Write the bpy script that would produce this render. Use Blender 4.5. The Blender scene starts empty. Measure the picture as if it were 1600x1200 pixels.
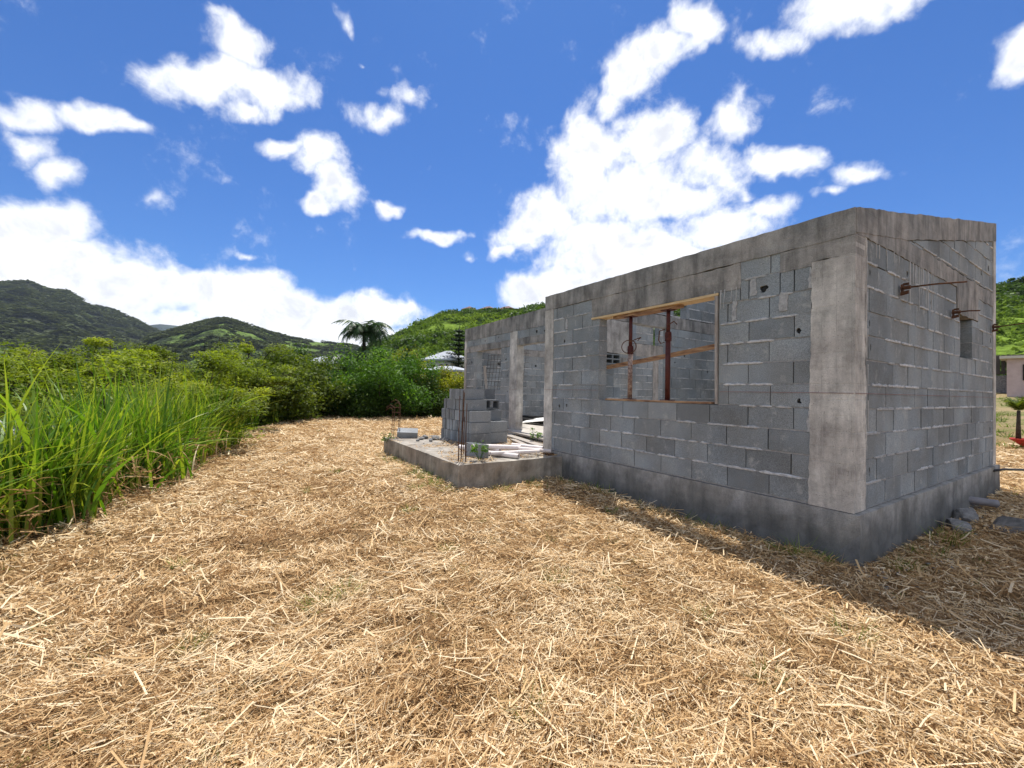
import bpy, math, random
import numpy as np
from mathutils import Vector, Matrix
from mathutils.geometry import tessellate_polygon
PI = math.pi
rnd = random.Random(7)
R = math.radians
scene = bpy.context.scene
COL = scene.collection

# ------------------------------------------------------------------ camera
F_PX, YAW, PITCH, ROLL = 652.98, .565629, .015912, .018407
EYE = np.array([1.35201, -4.09539, .926942])
_fw = np.array([-math.cos(YAW)*math.cos(PITCH), math.sin(YAW)*math.cos(PITCH), math.sin(PITCH)])
_r = np.cross(_fw, [0, 0, 1]); _r /= np.linalg.norm(_r)
_u = np.cross(_r, _fw)
_c, _s = math.cos(ROLL), math.sin(ROLL)
RIGHT, UP = _c*_r+_s*_u, -_s*_r+_c*_u
cd = bpy.data.cameras.new('camera')
cam = bpy.data.objects.new('camera', cd); COL.objects.link(cam)
cd.sensor_width = 36; cd.lens = F_PX/1600*36; cd.clip_start = .05; cd.clip_end = 12000
M = Matrix.Identity(4)
for i in range(3):
    M[i][0], M[i][1], M[i][2], M[i][3] = RIGHT[i], UP[i], -_fw[i], EYE[i]
cam.matrix_world = M
scene.camera = cam

def raydir(px, py):
    return _fw*F_PX + RIGHT*(px-800) - UP*(py-600)
def azel(px, py):
    d = raydir(px, py)
    return math.atan2(d[1], d[0]), d[2]/math.hypot(d[0], d[1])
def spot(px, dist):
    """ground-plan point at a horizontal distance (m) from the viewer's spot, in the bearing px"""
    a, _ = azel(px, 606)
    return EYE[0]+math.cos(a)*dist, EYE[1]+math.sin(a)*dist

# ------------------------------------------------------------------ node helpers
class NT:
    def __init__(s, tree):
        s.t = tree; s.n = tree.nodes; s.l = tree.links
    def node(s, typ, **kw):
        nd = s.n.new(typ)
        for k, v in kw.items():
            if k.startswith('_'): setattr(nd, k[1:], v)
        return nd
    def put(s, sock, v):
        if v is None: return
        if hasattr(v, 'is_output') or isinstance(v, bpy.types.NodeSocket): s.l.new(v, sock)
        else: sock.default_value = v
    def math(s, op, a, b=None, c=None, clamp=False):
        nd = s.n.new('ShaderNodeMath'); nd.operation = op; nd.use_clamp = clamp
        for i, v in enumerate((a, b, c)): s.put(nd.inputs[i], v)
        return nd.outputs[0]
    def vmath(s, op, a, b=None):
        nd = s.n.new('ShaderNodeVectorMath'); nd.operation = op
        s.put(nd.inputs[0], a); s.put(nd.inputs[1], b)
        return nd.outputs[0]
    def noise(s, vec, scale, detail=4, rough=.55, dist=0, out='Fac'):
        nd = s.n.new('ShaderNodeTexNoise')
        s.put(nd.inputs['Vector'], vec); nd.inputs['Scale'].default_value = scale
        nd.inputs['Detail'].default_value = detail; nd.inputs['Roughness'].default_value = rough
        nd.inputs['Distortion'].default_value = dist
        return nd.outputs[out]
    def voro(s, vec, scale, feature='F1', out='Distance'):
        nd = s.n.new('ShaderNodeTexVoronoi'); nd.feature = feature
        s.put(nd.inputs['Vector'], vec); nd.inputs['Scale'].default_value = scale
        return nd.outputs[out]
    def ramp(s, fac, stops, interp='LINEAR'):
        nd = s.n.new('ShaderNodeValToRGB'); cr = nd.color_ramp; cr.interpolation = interp
        while len(cr.elements) < len(stops): cr.elements.new(.5)
        for e, (p, c) in zip(cr.elements, stops):
            e.position = p; e.color = (c, c, c, 1) if not hasattr(c, '__len__') else (*c, 1)
        s.put(nd.inputs[0], fac)
        return nd.outputs[0]
    def mix(s, fac, a, b, blend='MIX'):
        nd = s.n.new('ShaderNodeMix'); nd.data_type = 'RGBA'; nd.blend_type = blend
        s.put(nd.inputs[0], fac)
        for i, v in ((6, a), (7, b)):
            if v is None: continue
            if isinstance(v, bpy.types.NodeSocket): s.l.new(v, nd.inputs[i])
            else: nd.inputs[i].default_value = (v, v, v, 1) if not hasattr(v, '__len__') else (*v[:3], 1)
        return nd.outputs[2]
    def mrange(s, v, a, b, c=0., d=1., smooth=False):
        nd = s.n.new('ShaderNodeMapRange'); nd.interpolation_type = 'SMOOTHSTEP' if smooth else 'LINEAR'
        s.put(nd.inputs[0], v)
        for i, x in enumerate((a, b, c, d)): nd.inputs[i+1].default_value = x
        return nd.outputs[0]
    def scale(s, vec, sc):
        nd = s.n.new('ShaderNodeMapping'); s.put(nd.inputs[0], vec); nd.inputs['Scale'].default_value = sc
        return nd.outputs[0]
    def pos(s): return s.n.new('ShaderNodeNewGeometry').outputs['Position']
    def attr(s, name, out='Fac'):
        nd = s.n.new('ShaderNodeAttribute'); nd.attribute_name = name; return nd.outputs[out]
    def sep(s, vec):
        nd = s.n.new('ShaderNodeSeparateXYZ'); s.put(nd.inputs[0], vec); return nd.outputs
    def bump(s, h, strength=.5, dist=.01):
        nd = s.n.new('ShaderNodeBump'); s.put(nd.inputs['Height'], h)
        nd.inputs['Strength'].default_value = strength; nd.inputs['Distance'].default_value = dist
        return nd.outputs[0]

def new_mat(name):
    m = bpy.data.materials.new(name); m.use_nodes = True
    t = NT(m.node_tree); b = m.node_tree.nodes['Principled BSDF']
    b.inputs['Specular IOR Level'].default_value = .25
    b.inputs['Roughness'].default_value = .85
    return m, t, b

# ------------------------------------------------------------------ world: sky, clouds, sun
SUN = np.array([-.34, .25, 1.0]); SUN /= np.linalg.norm(SUN)
w = bpy.data.worlds.new('World'); scene.world = w; w.use_nodes = True
wt = NT(w.node_tree)
bg = w.node_tree.nodes['Background']
sky = wt.n.new('ShaderNodeTexSky'); sky.sky_type = 'NISHITA'; sky.sun_disc = False
sky.sun_elevation = math.asin(SUN[2]); sky.sun_rotation = math.atan2(SUN[0], SUN[1])
sky.air_density = 1.0; sky.dust_density = .25; sky.ozone_density = 3.0; sky.altitude = 100
hs = wt.n.new('ShaderNodeHueSaturation'); hs.inputs['Saturation'].default_value = 1.0; hs.inputs['Value'].default_value = 1.0
wt.l.new(sky.outputs[0], hs.inputs['Color'])
skycol = wt.mix(1.0, hs.outputs[0], (.215, .425, .71), 'MULTIPLY')
gen = wt.n.new('ShaderNodeTexCoord').outputs['Generated']
nwarp = wt.vmath('SUBTRACT', wt.noise(gen, 7, 3, .6, out='Color'), (.5, .5, .5))
warped = wt.vmath('ADD', gen, wt.vmath('MULTIPLY', nwarp, (.12, .12, .10)))
# cloud masses: bearing/height of the centre, half width, half height (photo pixels turned into directions), density
CL = [(1080,25,50,46,1.05),(1030,75,62,44,1.05),(985,120,50,44,1),(955,165,34,36,.8),(1010,215,80,52,1),(925,245,60,60,1),(1140,195,42,48,1),(1115,265,62,42,.9),
 (960,300,110,55,1.1),(1060,310,90,40,.9),(850,345,62,40,1),(800,375,55,32,1.0),(775,392,30,16,.8),(960,390,130,62,1.1),(1130,345,110,48,1.1),(1200,318,55,26,.9),(870,455,85,45,1.1),(905,195,26,60,.7),
 (1030,420,160,50,1.1),(1310,18,115,42,1),(1215,55,62,30,.9),(1395,-5,75,34,.9),(1590,75,52,52,1),(1225,252,72,26,1.0),(1340,266,54,24,1.05),(1300,297,30,10,.6),(1160,292,36,12,.6),
 (375,85,52,44,.95),(330,135,105,34,1),(425,152,60,38,1),(262,126,44,20,.7),(395,182,36,18,.8),(350,38,24,18,.5),
 (600,178,52,24,.7),(637,152,34,22,.8),(510,252,58,36,1),(535,292,46,34,1),(445,238,46,17,.8),(490,318,36,18,.95),(610,323,21,17,.9),(685,362,42,14,.9),(725,395,14,8,.5),
 (25,175,75,30,.8),(140,182,80,22,.9),(215,196,42,18,.7),(35,232,48,26,.8),(85,272,60,22,.8),(240,322,32,16,.55),(385,398,20,8,.5),(535,28,14,28,.6),(560,92,12,6,.4),
 (10,350,120,56,1.1),(90,345,80,45,1),(50,420,190,60,1.2),(160,455,150,45,1.1),(285,450,80,34,1.1),(370,465,110,42,1.1),(470,495,120,42,1.1),(580,487,90,28,1.0),(630,485,36,16,.9),(330,520,300,40,1.2),(520,530,170,34,1.1),
 (-150,380,170,80,1.1),(1750,150,120,60,1),(1900,420,200,50,1),(700,-260,170,60,1),(250,-200,120,50,1),(-200,60,120,50,1),(1700,-250,160,80,1)]
def unit(v): return v/np.linalg.norm(v)
acc = None
# unseen cumulus added behind the viewer as neutral fill light: (bearing, height, half width, half height)
FILL_CLOUDS = [(-33,14,.50,.16),(-70,18,.42,.17),(-5,20,.40,.2),(20,12,.45,.15),(-110,12,.40,.16),(-50,42,.45,.26),(10,48,.40,.28),(60,25,.40,.22),(-95,50,.38,.28),(-30,70,.35,.3),(85,48,.3,.22),(-135,34,.30,.16)]
blobs = []
for px, py, rx, ry, dn in CL:
    c = unit(raydir(px, py)); blobs.append((c, unit(raydir(px+rx, py))-c, unit(raydir(px, py+ry))-c, dn))
for A_, h_, rx, ry in FILL_CLOUDS:
    A_, h_ = R(A_), R(h_); c = np.array([math.cos(A_)*math.cos(h_), math.sin(A_)*math.cos(h_), math.sin(h_)]); e = np.array([-math.sin(A_), math.cos(A_), 0]); blobs.append((c, e*rx, np.cross(e, c)*ry, 1.1))
for c, a1, a2, dn in blobs:
    r1, r2 = np.linalg.norm(a1)*1.25, np.linalg.norm(a2)*1.25
    e1 = a1/np.linalg.norm(a1); e1 = unit(e1-c*np.dot(e1, c)); e2 = np.cross(c, e1)
    mp = wt.n.new('ShaderNodeMapping'); mp.vector_type = 'TEXTURE'
    wt.l.new(warped, mp.inputs['Vector'])
    mp.inputs['Location'].default_value = c
    mp.inputs['Rotation'].default_value = Matrix((e1, e2, c)).transposed().to_euler()
    mp.inputs['Scale'].default_value = (r1, r2, .6)
    g = wt.n.new('ShaderNodeTexGradient'); g.gradient_type = 'SPHERICAL'
    wt.l.new(mp.outputs[0], g.inputs[0])
    o = wt.math('MULTIPLY', g.outputs['Fac'], dn)
    acc = o if acc is None else wt.math('MAXIMUM', acc, wt.math('MULTIPLY_ADD', acc, .55, o)) if False else wt.math('ADD', wt.math('MULTIPLY', wt.math('MAXIMUM', acc, o), .8), wt.math('MULTIPLY', wt.math('ADD', acc, o), .2))
n1 = wt.noise(gen, 9, 12, .62, .25)
n2 = wt.noise(gen, 30, 8, .6, .4)
fld = wt.math('ADD', wt.math('MULTIPLY', acc, 1.5), wt.math('ADD', wt.math('MULTIPLY', wt.math('SUBTRACT', n1, .5), 2.0), wt.math('MULTIPLY', wt.math('SUBTRACT', n2, .5), .9)))
# generic scattered cloud for the part of the sky behind the viewer
n3 = wt.noise(gen, 75, 6, .65, .3)
fld = wt.math('ADD', fld, wt.math('MULTIPLY', wt.math('SUBTRACT', n3, .5), .3))
dens = wt.mrange(fld, .16, 1.15, 0, 1, True)
thick = wt.mrange(fld, .7, 1.35, 0, 1, True)
shade = wt.math('MULTIPLY', thick, wt.mrange(wt.noise(gen, 12, 9, .65, .3), .36, .66, 0, 1, True))
ccol = wt.mix(shade, (6.9, 6.95, 7.05), (4.7, 4.85, 5.3))
wcol = wt.mix(dens, skycol, ccol)
wt.l.new(wcol, bg.inputs['Color']); bg.inputs['Strength'].default_value = .13

sd = bpy.data.lights.new('sun', 'SUN'); sd.energy = 4.6; sd.angle = R(.53); sd.color = (1, .955, .88)
sun = bpy.data.objects.new('sun', sd); COL.objects.link(sun)
sun.rotation_euler = Vector(SUN).to_track_quat('Z', 'Y').to_euler()
scene.view_settings.view_transform = 'Standard'; scene.view_settings.look = 'None'
scene.view_settings.exposure = .5; scene.view_settings.gamma = 1
scene.cycles.max_bounces = 6; scene.cycles.diffuse_bounces = 3; scene.cycles.transmission_bounces = 3
scene.cycles.transparent_max_bounces = 4; scene.cycles.caustics_reflective = False; scene.cycles.caustics_refractive = False

# ------------------------------------------------------------------ object helpers
def tag(o, label=None, cat=None, group=None, kind=None):
    if label: o['label'] = label
    if cat: o['category'] = cat
    if group: o['group'] = group
    if kind: o['kind'] = kind
    return o
def empty(name, loc, label, cat, group=None):
    o = bpy.data.objects.new(name, None); o.location = loc; o.empty_display_size = .1
    COL.objects.link(o); return tag(o, label, cat, group)
def link_mesh(name, me, parent=None):
    o = bpy.data.objects.new(name, me); COL.objects.link(o)
    if parent is not None: o.parent = parent
    return o
def origin_of(parent):
    v = Vector((0, 0, 0))
    while parent is not None:
        v = v+parent.location; parent = parent.parent
    return v

class MB:
    """collects polygons in world coordinates; build() links them as one mesh object"""
    def __init__(s): s.v = []; s.f = []; s.m = []; s.tone = []
    def add(s, vs, fs, mi=0, tone=.5):
        b = len(s.v); s.v += [tuple(map(float, v)) for v in vs]
        for f in fs: s.f.append(tuple(b+i for i in f)); s.m.append(mi); s.tone.append(tone)
    def box(s, a, b, mi=0, tone=.5):
        x0, y0, z0 = a; x1, y1, z1 = b
        x0, x1 = min(x0, x1), max(x0, x1); y0, y1 = min(y0, y1), max(y0, y1); z0, z1 = min(z0, z1), max(z0, z1)
        s.add([(x0,y0,z0),(x1,y0,z0),(x1,y1,z0),(x0,y1,z0),(x0,y0,z1),(x1,y0,z1),(x1,y1,z1),(x0,y1,z1)],
              [(0,3,2,1),(4,5,6,7),(0,1,5,4),(1,2,6,5),(2,3,7,6),(3,0,4,7)], mi, tone)
    def obox(s, c, ax, ay, az, mi=0, tone=.5):
        """oriented box: centre and three half-axis vectors"""
        c, ax, ay, az = map(np.array, (c, ax, ay, az)); vs = []
        for k in (-1, 1):
            for i, j in ((-1, -1), (1, -1), (1, 1), (-1, 1)): vs.append(c+i*ax+j*ay+k*az)
        s.add(vs, [(0,3,2,1),(4,5,6,7),(0,1,5,4),(1,2,6,5),(2,3,7,6),(3,0,4,7)], mi, tone)
    def tube(s, pts, rad, n=8, mi=0, tone=.5, cap=True):
        pts = [np.array(p, float) for p in pts]
        rads = rad if hasattr(rad, '__len__') else [rad]*len(pts)
        ref = np.array([0, 0, 1.]) if abs(unit(pts[-1]-pts[0])[2]) < .9 else np.array([1., 0, 0])
        vs = []
        for i, p in enumerate(pts):
            t = unit(pts[min(i+1, len(pts)-1)]-pts[max(i-1, 0)])
            a = unit(np.cross(t, ref)); b = np.cross(t, a)
            for k in range(n):
                q = 2*PI*k/n; vs.append(p+rads[i]*(math.cos(q)*a+math.sin(q)*b))
        fs = []
        for i in range(len(pts)-1):
            for k in range(n):
                k2 = (k+1) % n; fs.append((i*n+k, (i+1)*n+k, (i+1)*n+k2, i*n+k2))
        if cap: fs.append(tuple(range(n))); fs.append(tuple(range((len(pts)-1)*n, len(pts)*n))[::-1])
        s.add(vs, fs, mi, tone)
    def prism(s, poly, fr, w0, w1, mi=0, tone=.5):
        """poly: (u,z) outline; fr(u,w,z)->world; extruded from w0 (back) to w1 (front)"""
        n = len(poly); vs = [fr(u, w1, z) for u, z in poly]+[fr(u, w0, z) for u, z in poly]
        s.add(vs, [tuple(range(n)), tuple(range(2*n-1, n-1, -1))]+[(i, i+n, (i+1) % n+n, (i+1) % n) for i in range(n)], mi, tone)
    def build(s, name, mats, parent=None, smooth=False):
        me = bpy.data.meshes.new(name)
        off = origin_of(parent)
        me.from_pydata([(x-off.x, y-off.y, z-off.z) for x, y, z in s.v], [], s.f)
        for m in (mats if isinstance(mats, (list, tuple)) else [mats]): me.materials.append(m)
        me.polygons.foreach_set('material_index', s.m)
        at = me.attributes.new('tone', 'FLOAT', 'FACE'); at.data.foreach_set('value', s.tone)
        if smooth: me.polygons.foreach_set('use_smooth', [True]*len(s.f))
        me.update()
        return link_mesh(name, me, parent)

def np_mesh(name, V, nper, mats, tone=None, parent=None, quads=None, smooth=False, mi=None):
    """V (N,3) float array; quads (M,k) int array"""
    me = bpy.data.meshes.new(name)
    off = origin_of(parent); V = V-np.array(off)
    Q = quads; k = Q.shape[1]
    me.vertices.add(len(V)); me.vertices.foreach_set('co', V.astype(np.float32).ravel())
    me.loops.add(Q.size); me.loops.foreach_set('vertex_index', Q.astype(np.int32).ravel())
    me.polygons.add(len(Q)); me.polygons.foreach_set('loop_start', np.arange(0, Q.size, k, dtype=np.int32))
    for m in (mats if isinstance(mats, (list, tuple)) else [mats]): me.materials.append(m)
    if mi is not None: me.polygons.foreach_set('material_index', mi.astype(np.int32))
    if tone is not None:
        at = me.attributes.new('tone', 'FLOAT', 'FACE'); at.data.foreach_set('value', tone.astype(np.float32))
    if smooth: me.polygons.foreach_set('use_smooth', np.ones(len(Q), bool))
    me.update(calc_edges=True); me.validate()
    return link_mesh(name, me, parent)

# value noise
def vnoise(x, y, seed=0):
    xi = np.floor(x).astype(np.int64); yi = np.floor(y).astype(np.int64); fx = x-xi; fy = y-yi
    fx = fx*fx*(3-2*fx); fy = fy*fy*(3-2*fy)
    def h(a, b):
        n = (a*374761393+b*668265263+seed*1274126177) & 0xffffffff
        n = ((n ^ (n >> 13))*1274126177) & 0xffffffff
        return ((n ^ (n >> 16)) & 0xffff)/65535.
    return (h(xi, yi)*(1-fx)+h(xi+1, yi)*fx)*(1-fy)+(h(xi, yi+1)*(1-fx)+h(xi+1, yi+1)*fx)*fy
def fbm(x, y, oct=4, seed=0):
    s = 0; a = .5
    for i in range(oct): s = s+a*vnoise(x*2**i+17*i, y*2**i+31*i, seed+i); a *= .5
    return s/(1-.5**oct)

# ------------------------------------------------------------------ materials
def mat_block(name='block_grey', base=(.275, .285, .282), lo=.76, hi=1.22):
    m, t, b = new_mat(name); P = t.pos(); tone = t.attr('tone')
    c = t.mix(1.0, base, t.ramp(tone, [(0, lo), (1, hi)]), 'MULTIPLY')
    # cool/warm shift between batches of blocks
    c = t.mix(t.mrange(t.noise(P, 2.3, 2), .35, .65), c, t.mix(1.0, c, (.93, .99, 1.06), 'MULTIPLY'))
    big = t.ramp(t.noise(P, 1.1, 5, .6), [(.36, .74), (.64, 1.18)])
    c = t.mix(1.0, c, big, 'MULTIPLY')
    grain = t.noise(P, 170, 3, .7)
    c = t.mix(1.0, c, t.ramp(grain, [(.3, .5), (.5, 1.0), (.72, 1.45)]), 'MULTIPLY')
    pores = t.mix(t.mrange(t.voro(P, 75), .06, .16), .55, 1.0)
    c = t.mix(1.0, c, pores, 'MULTIPLY')
    smear = t.mrange(t.noise(t.scale(P, (1, 1, .8)), 7, 8, .7), .57, .68, 0, .5)
    c = t.mix(smear, c, (.50, .49, .46))
    run = t.mrange(t.noise(t.scale(P, (14, 14, .6)), 2.2, 3, .6), .72, .8, 0, .35)
    c = t.mix(run, c, (.45, .43, .42))
    t.l.new(c, b.inputs['Base Color']); b.inputs['Roughness'].default_value = .95
    t.l.new(t.bump(t.math('ADD', grain, t.math('MULTIPLY', t.noise(P, 45, 3), .8)), .55, .004), b.inputs['Normal'])
    return m
def mat_mortar():
    m, t, b = new_mat('mortar'); P = t.pos()
    c = t.ramp(t.noise(P, 26, 5, .7), [(.3, (.34, .335, .33)), (.7, (.68, .67, .66))])
    c = t.mix(1.0, c, t.ramp(t.attr('tone'), [(0, .45), (1, 1.15)]), 'MULTIPLY')
    t.l.new(c, b.inputs['Base Color'])
    t.l.new(t.bump(t.noise(P, 90, 4, .7), .8, .008), b.inputs['Normal'])
    return m
def mat_concrete(name, base, warm, dark=.55, board=True, speck=.5, moss=0., lines=False):
    m, t, b = new_mat(name); P = t.pos()
    n = t.noise(P, 1.7, 6, .62)
    c = t.mix(t.mrange(n, .40, .60), base, warm)
    streak = t.noise(t.scale(P, (4.2, 4.2, .8)), 1.3, 8, .68)
    c = t.mix(1.0, c, t.ramp(streak, [(.36, .35+dark*.5), (.52, 1.0), (.66, 1.2)]), 'MULTIPLY')
    blot = t.noise(P, 4.2, 9, .72)
    c = t.mix(1.0, c, t.ramp(blot, [(.34, .66), (.5, 1.0), (.64, 1.2)]), 'MULTIPLY')
    white = t.mrange(t.noise(t.scale(P, (9, 9, .7)), 1.2, 6, .7), .62, .76, 0, .4)
    c = t.mix(white, c, (.52, .49, .46))
    pits = t.mrange(t.voro(P, 34), .05, .16, .45, 1.0)
    pits = t.mix(speck, 1.0, pits)
    c = t.mix(1.0, c, pits, 'MULTIPLY')
    grain = t.noise(P, 130, 3, .7)
    c = t.mix(1.0, c, t.ramp(grain, [(.3, .78), (.7, 1.16)]), 'MULTIPLY')
    if lines:
        q = t.sep(P); v_ = t.math('PINGPONG', t.math('ADD', t.math('SUBTRACT', q[0], q[1]), t.math('MULTIPLY', t.noise(P, 1.5, 2), .012)), .052)
        ln_ = t.math('MULTIPLY', t.mrange(v_, .0035, .0, 0, .55), t.mrange(t.noise(P, 3.1, 3), .45, .6))
        c = t.mix(ln_, c, (.16, .145, .13))
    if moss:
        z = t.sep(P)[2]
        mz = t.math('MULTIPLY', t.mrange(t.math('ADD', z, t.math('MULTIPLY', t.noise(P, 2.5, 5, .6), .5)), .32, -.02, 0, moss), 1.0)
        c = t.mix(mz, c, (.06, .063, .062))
    t.l.new(c, b.inputs['Base Color']); b.inputs['Roughness'].default_value = .9
    h = t.math('ADD', t.math('MULTIPLY', grain, .5), t.math('ADD', blot, pits))
    if board:
        z = t.sep(P)[2]
        ln = t.math('PINGPONG', t.math('ADD', z, t.math('MULTIPLY', t.noise(P, 1.2, 2), .02)), .065)
        h = t.math('ADD', h, t.mrange(ln, 0, .004, 0, .6))
    t.l.new(t.bump(h, .5, .006), b.inputs['Normal'])
    return m
def mat_simple(name, c0, c1, scale=20, rough=.7, bump=.3, metallic=0, stretch=(1, 1, 1), detail=5):
    m, t, b = new_mat(name); tc = t.n.new('ShaderNodeTexCoord').outputs['Object']
    P = t.scale(tc, stretch); n = t.noise(P, scale, detail, .65)
    c = t.ramp(n, [(.33, c0), (.67, c1)])
    t.l.new(c, b.inputs['Base Color']); b.inputs['Roughness'].default_value = rough; b.inputs['Metallic'].default_value = metallic
    if bump: t.l.new(t.bump(n, bump, .004), b.inputs['Normal'])
    return m
def mat_leaf(name, dark, light, yellow=None, trans=.35, rough=.6, spec=.2):
    m, t, b = new_mat(name); tone = t.attr('tone')
    stops = [(0, dark), (.6, light)]+([(1, yellow)] if yellow else [])
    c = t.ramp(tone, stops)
    c = t.mix(1.0, c, t.ramp(t.noise(t.pos(), .9, 3), [(.3, .75), (.7, 1.2)]), 'MULTIPLY')
    t.l.new(c, b.inputs['Base Color']); b.inputs['Roughness'].default_value = rough; b.inputs['Specular IOR Level'].default_value = spec
    tr = t.n.new('ShaderNodeBsdfTranslucent'); t.l.new(t.mix(1.0, c, (1.25, 1.3, .55), 'MULTIPLY'), tr.inputs[0])
    mx = t.n.new('ShaderNodeMixShader'); mx.inputs[0].default_value = trans
    t.l.new(b.outputs[0], mx.inputs[1]); t.l.new(tr.outputs[0], mx.inputs[2])
    t.l.new(mx.outputs[0], t.n['Material Output'].inputs[0])
    return m

BLOCK = mat_block(); MORTAR = mat_mortar()
BLOCK_L = mat_block('block_stacked', (.262, .266, .266), .55, 1.4)
BEAM = mat_concrete('concrete_beam', (.245, .236, .222), (.345, .318, .29), .42)
COLU = mat_concrete('concrete_column', (.60, .57, .52), (.42, .385, .35), .68, speck=.85, lines=True)
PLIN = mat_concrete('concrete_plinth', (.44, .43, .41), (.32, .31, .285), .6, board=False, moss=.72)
SLAB = mat_concrete('concrete_slab', (.36, .33, .285), (.28, .245, .205), .62, board=False)
FLOOR = mat_simple('floor_screed', (.34, .31, .27), (.50, .46, .41), 3, .9, .2)
EFFLO = mat_simple('cement_runs', (.34, .335, .33), (.52, .51, .50), 9, .9, .1)
HOLE = mat_simple('hollow_shade_black', (.02, .02, .02), (.035, .035, .035), 30)  # near-black painted for the shade inside hollow blocks and open joints
WOOD = mat_simple('timber_pale', (.50, .34, .17), (.72, .55, .33), 9, .75, .2, stretch=(1, 9, 9))
WOOD_D = mat_simple('timber_stained', (.16, .075, .045), (.48, .30, .16), 6, .75, .2, stretch=(1, 6, 6))
WOOD_G = mat_simple('timber_weathered', (.26, .22, .19), (.46, .42, .38), 8, .8, .2, stretch=(8, 8, 1))
RUSTRED = mat_simple('rusty_red_paint', (.055, .014, .013), (.115, .030, .022), 12, .6, .3)
RUSTPALE = mat_simple('rusty_worn_paint', (.09, .028, .022), (.46, .36, .30), 34, .7, .4)
RUST = mat_simple('rusty_steel', (.055, .026, .016), (.15, .070, .038), 40, .85, .5)
PVC = mat_simple('pale_plastic', (.66, .58, .55), (.80, .74, .71), 7, .5, .1)
PVCG = mat_simple('grey_plastic_pipe', (.17, .16, .17), (.26, .25, .26), 7, .5, .1)
BLACKP = mat_simple('black_plastic', (.012, .012, .013), (.03, .03, .032), 8, .45, .1)
WHITE = mat_simple('white_sheet', (.68, .67, .64), (.82, .81, .78), 5, .5, .1)
CHALK = mat_simple('red_chalk', (.22, .10, .09), (.34, .17, .15), 30, .9, 0)
CHIP = mat_simple('broken_concrete', (.13, .13, .13), (.30, .29, .28), 18, .95, .8)
BARK = mat_simple('bark', (.035, .026, .018), (.09, .068, .048), 14, .95, .6)
PINK = mat_simple('pink_render', (.46, .35, .335), (.56, .44, .42), 3, .9, .1)
ROOFW = mat_simple('pale_metal_roof', (.30, .32, .35), (.40, .42, .45), 2, .6, 0)
ROOFD = mat_simple('brown_tile_roof', (.10, .055, .045), (.17, .095, .075), 3, .8, 0)
WALLW = mat_simple('cream_render', (.50, .46, .40), (.62, .58, .50), 2, .9, 0)
WALLD = mat_simple('shaded_opening', (.02, .018, .016), (.05, .045, .04), 2, .9, 0)
REDPOT = mat_simple('red_plastic_trough', (.50, .045, .03), (.64, .075, .05), 5, .45, .05)
SOIL = mat_simple('dark_soil', (.05, .035, .025), (.11, .08, .055), 20, .95, .6)
PANEL = mat_simple('dark_fence_panel', (.05, .042, .038), (.10, .085, .075), 14, .8, .2, stretch=(6, 6, 1))

# ------------------------------------------------------------------ ground height
BORDER = np.array([(3.0,-8.6),(0,-7.4),(-1.9,-6.45),(-3.3,-5.85),(-4.6,-5.45),(-6.4,-5.0),(-8.2,-4.75),(-10.2,-4.45),(-12.5,-4.0),(-15,-3.3),(-18.5,-2.1),(-21.5,-.9),(-24,.6),(-25,4),(-25.5,9),(-26,20),(-26,60)], float)
def sdist(x, y):
    """signed distance to the edge of the mown ground; positive = beyond it (downhill)"""
    x = np.asarray(x, float); y = np.asarray(y, float)
    best = np.full(x.shape, 1e9); sg = np.ones(x.shape)
    for (x0, y0), (x1, y1) in zip(BORDER[:-1], BORDER[1:]):
        dx, dy = x1-x0, y1-y0; L2 = dx*dx+dy*dy
        t = np.clip(((x-x0)*dx+(y-y0)*dy)/L2, 0, 1)
        d = np.hypot(x-x0-t*dx, y-y0-t*dy)
        cr = dx*(y-y0)-dy*(x-x0)     # heading west: yard is to the right (north) -> negative
        m = d < best
        best = np.where(m, d, best); sg = np.where(m, np.where(cr < 0, -1., 1.), sg)
    return best*sg
def gz(x, y):
    x = np.asarray(x, float); y = np.asarray(y, float)
    s = sdist(x, y)
    z = -.43+.05*(fbm(x*.9, y*.9, 3, 3)-.5)+.06*(fbm(x*4.2, y*4.2, 3, 9)-.5)-.05*np.clip(fbm(x*6.1+9, y*6.1, 2, 15)-.62, 0, 1)*3
    z = z+.075*np.exp(-(((x+5)/2.6)**2+((y+1.9)/.9)**2))
    z = z+.03*np.exp(-((y+.35)/.3)**2)*(x > -4)*(x < .2)
    out = np.clip(s-.15, 0, None)
    west = np.clip((y+2+.12*(x+20))/10, 0, 1)      # the far end drops less than the left side
    drop = np.minimum(out*.22, 4.6)*(1-west)+np.minimum(out*.12, 1.2)*west
    z = z-drop
    z = z+np.clip(y-16, 0, 30)*.105*np.clip((x+16)/8, 0, 1)     # ground rising at the back on the right
    return z

# ground sheet: polar grid about the viewing spot
def az_grid(fine0, fine1, nf, nc):
    a = np.linspace(fine0, fine1, nf); b = np.linspace(fine1, fine0+2*PI, nc+2)[1:-1]
    return np.concatenate([a, b])
A_L, _ = azel(-30, 606); A_R, _ = azel(1630, 606)
A_L %= 2*PI; A_R %= 2*PI
def polar_sheet(name, az, rad, hfun, mat, close=False, cx=EYE[0], cy=EYE[1]):
    AZ, RR = np.meshgrid(az, rad); X = cx+np.cos(AZ)*RR; Y = cy+np.sin(AZ)*RR
    Zv = hfun(X, Y, AZ, RR); n, m = RR.shape
    V = np.stack([X, Y, Zv], -1).reshape(-1, 3)
    i, j = np.meshgrid(np.arange(n-1), np.arange(m if close else m-1), indexing='ij')
    j2 = (j+1) % m
    Q = np.stack([i*m+j, (i+1)*m+j, (i+1)*m+j2, i*m+j2], -1).reshape(-1, 4)
    o = np_mesh(name, V, 4, mat, quads=Q, smooth=True)
    return o
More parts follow.
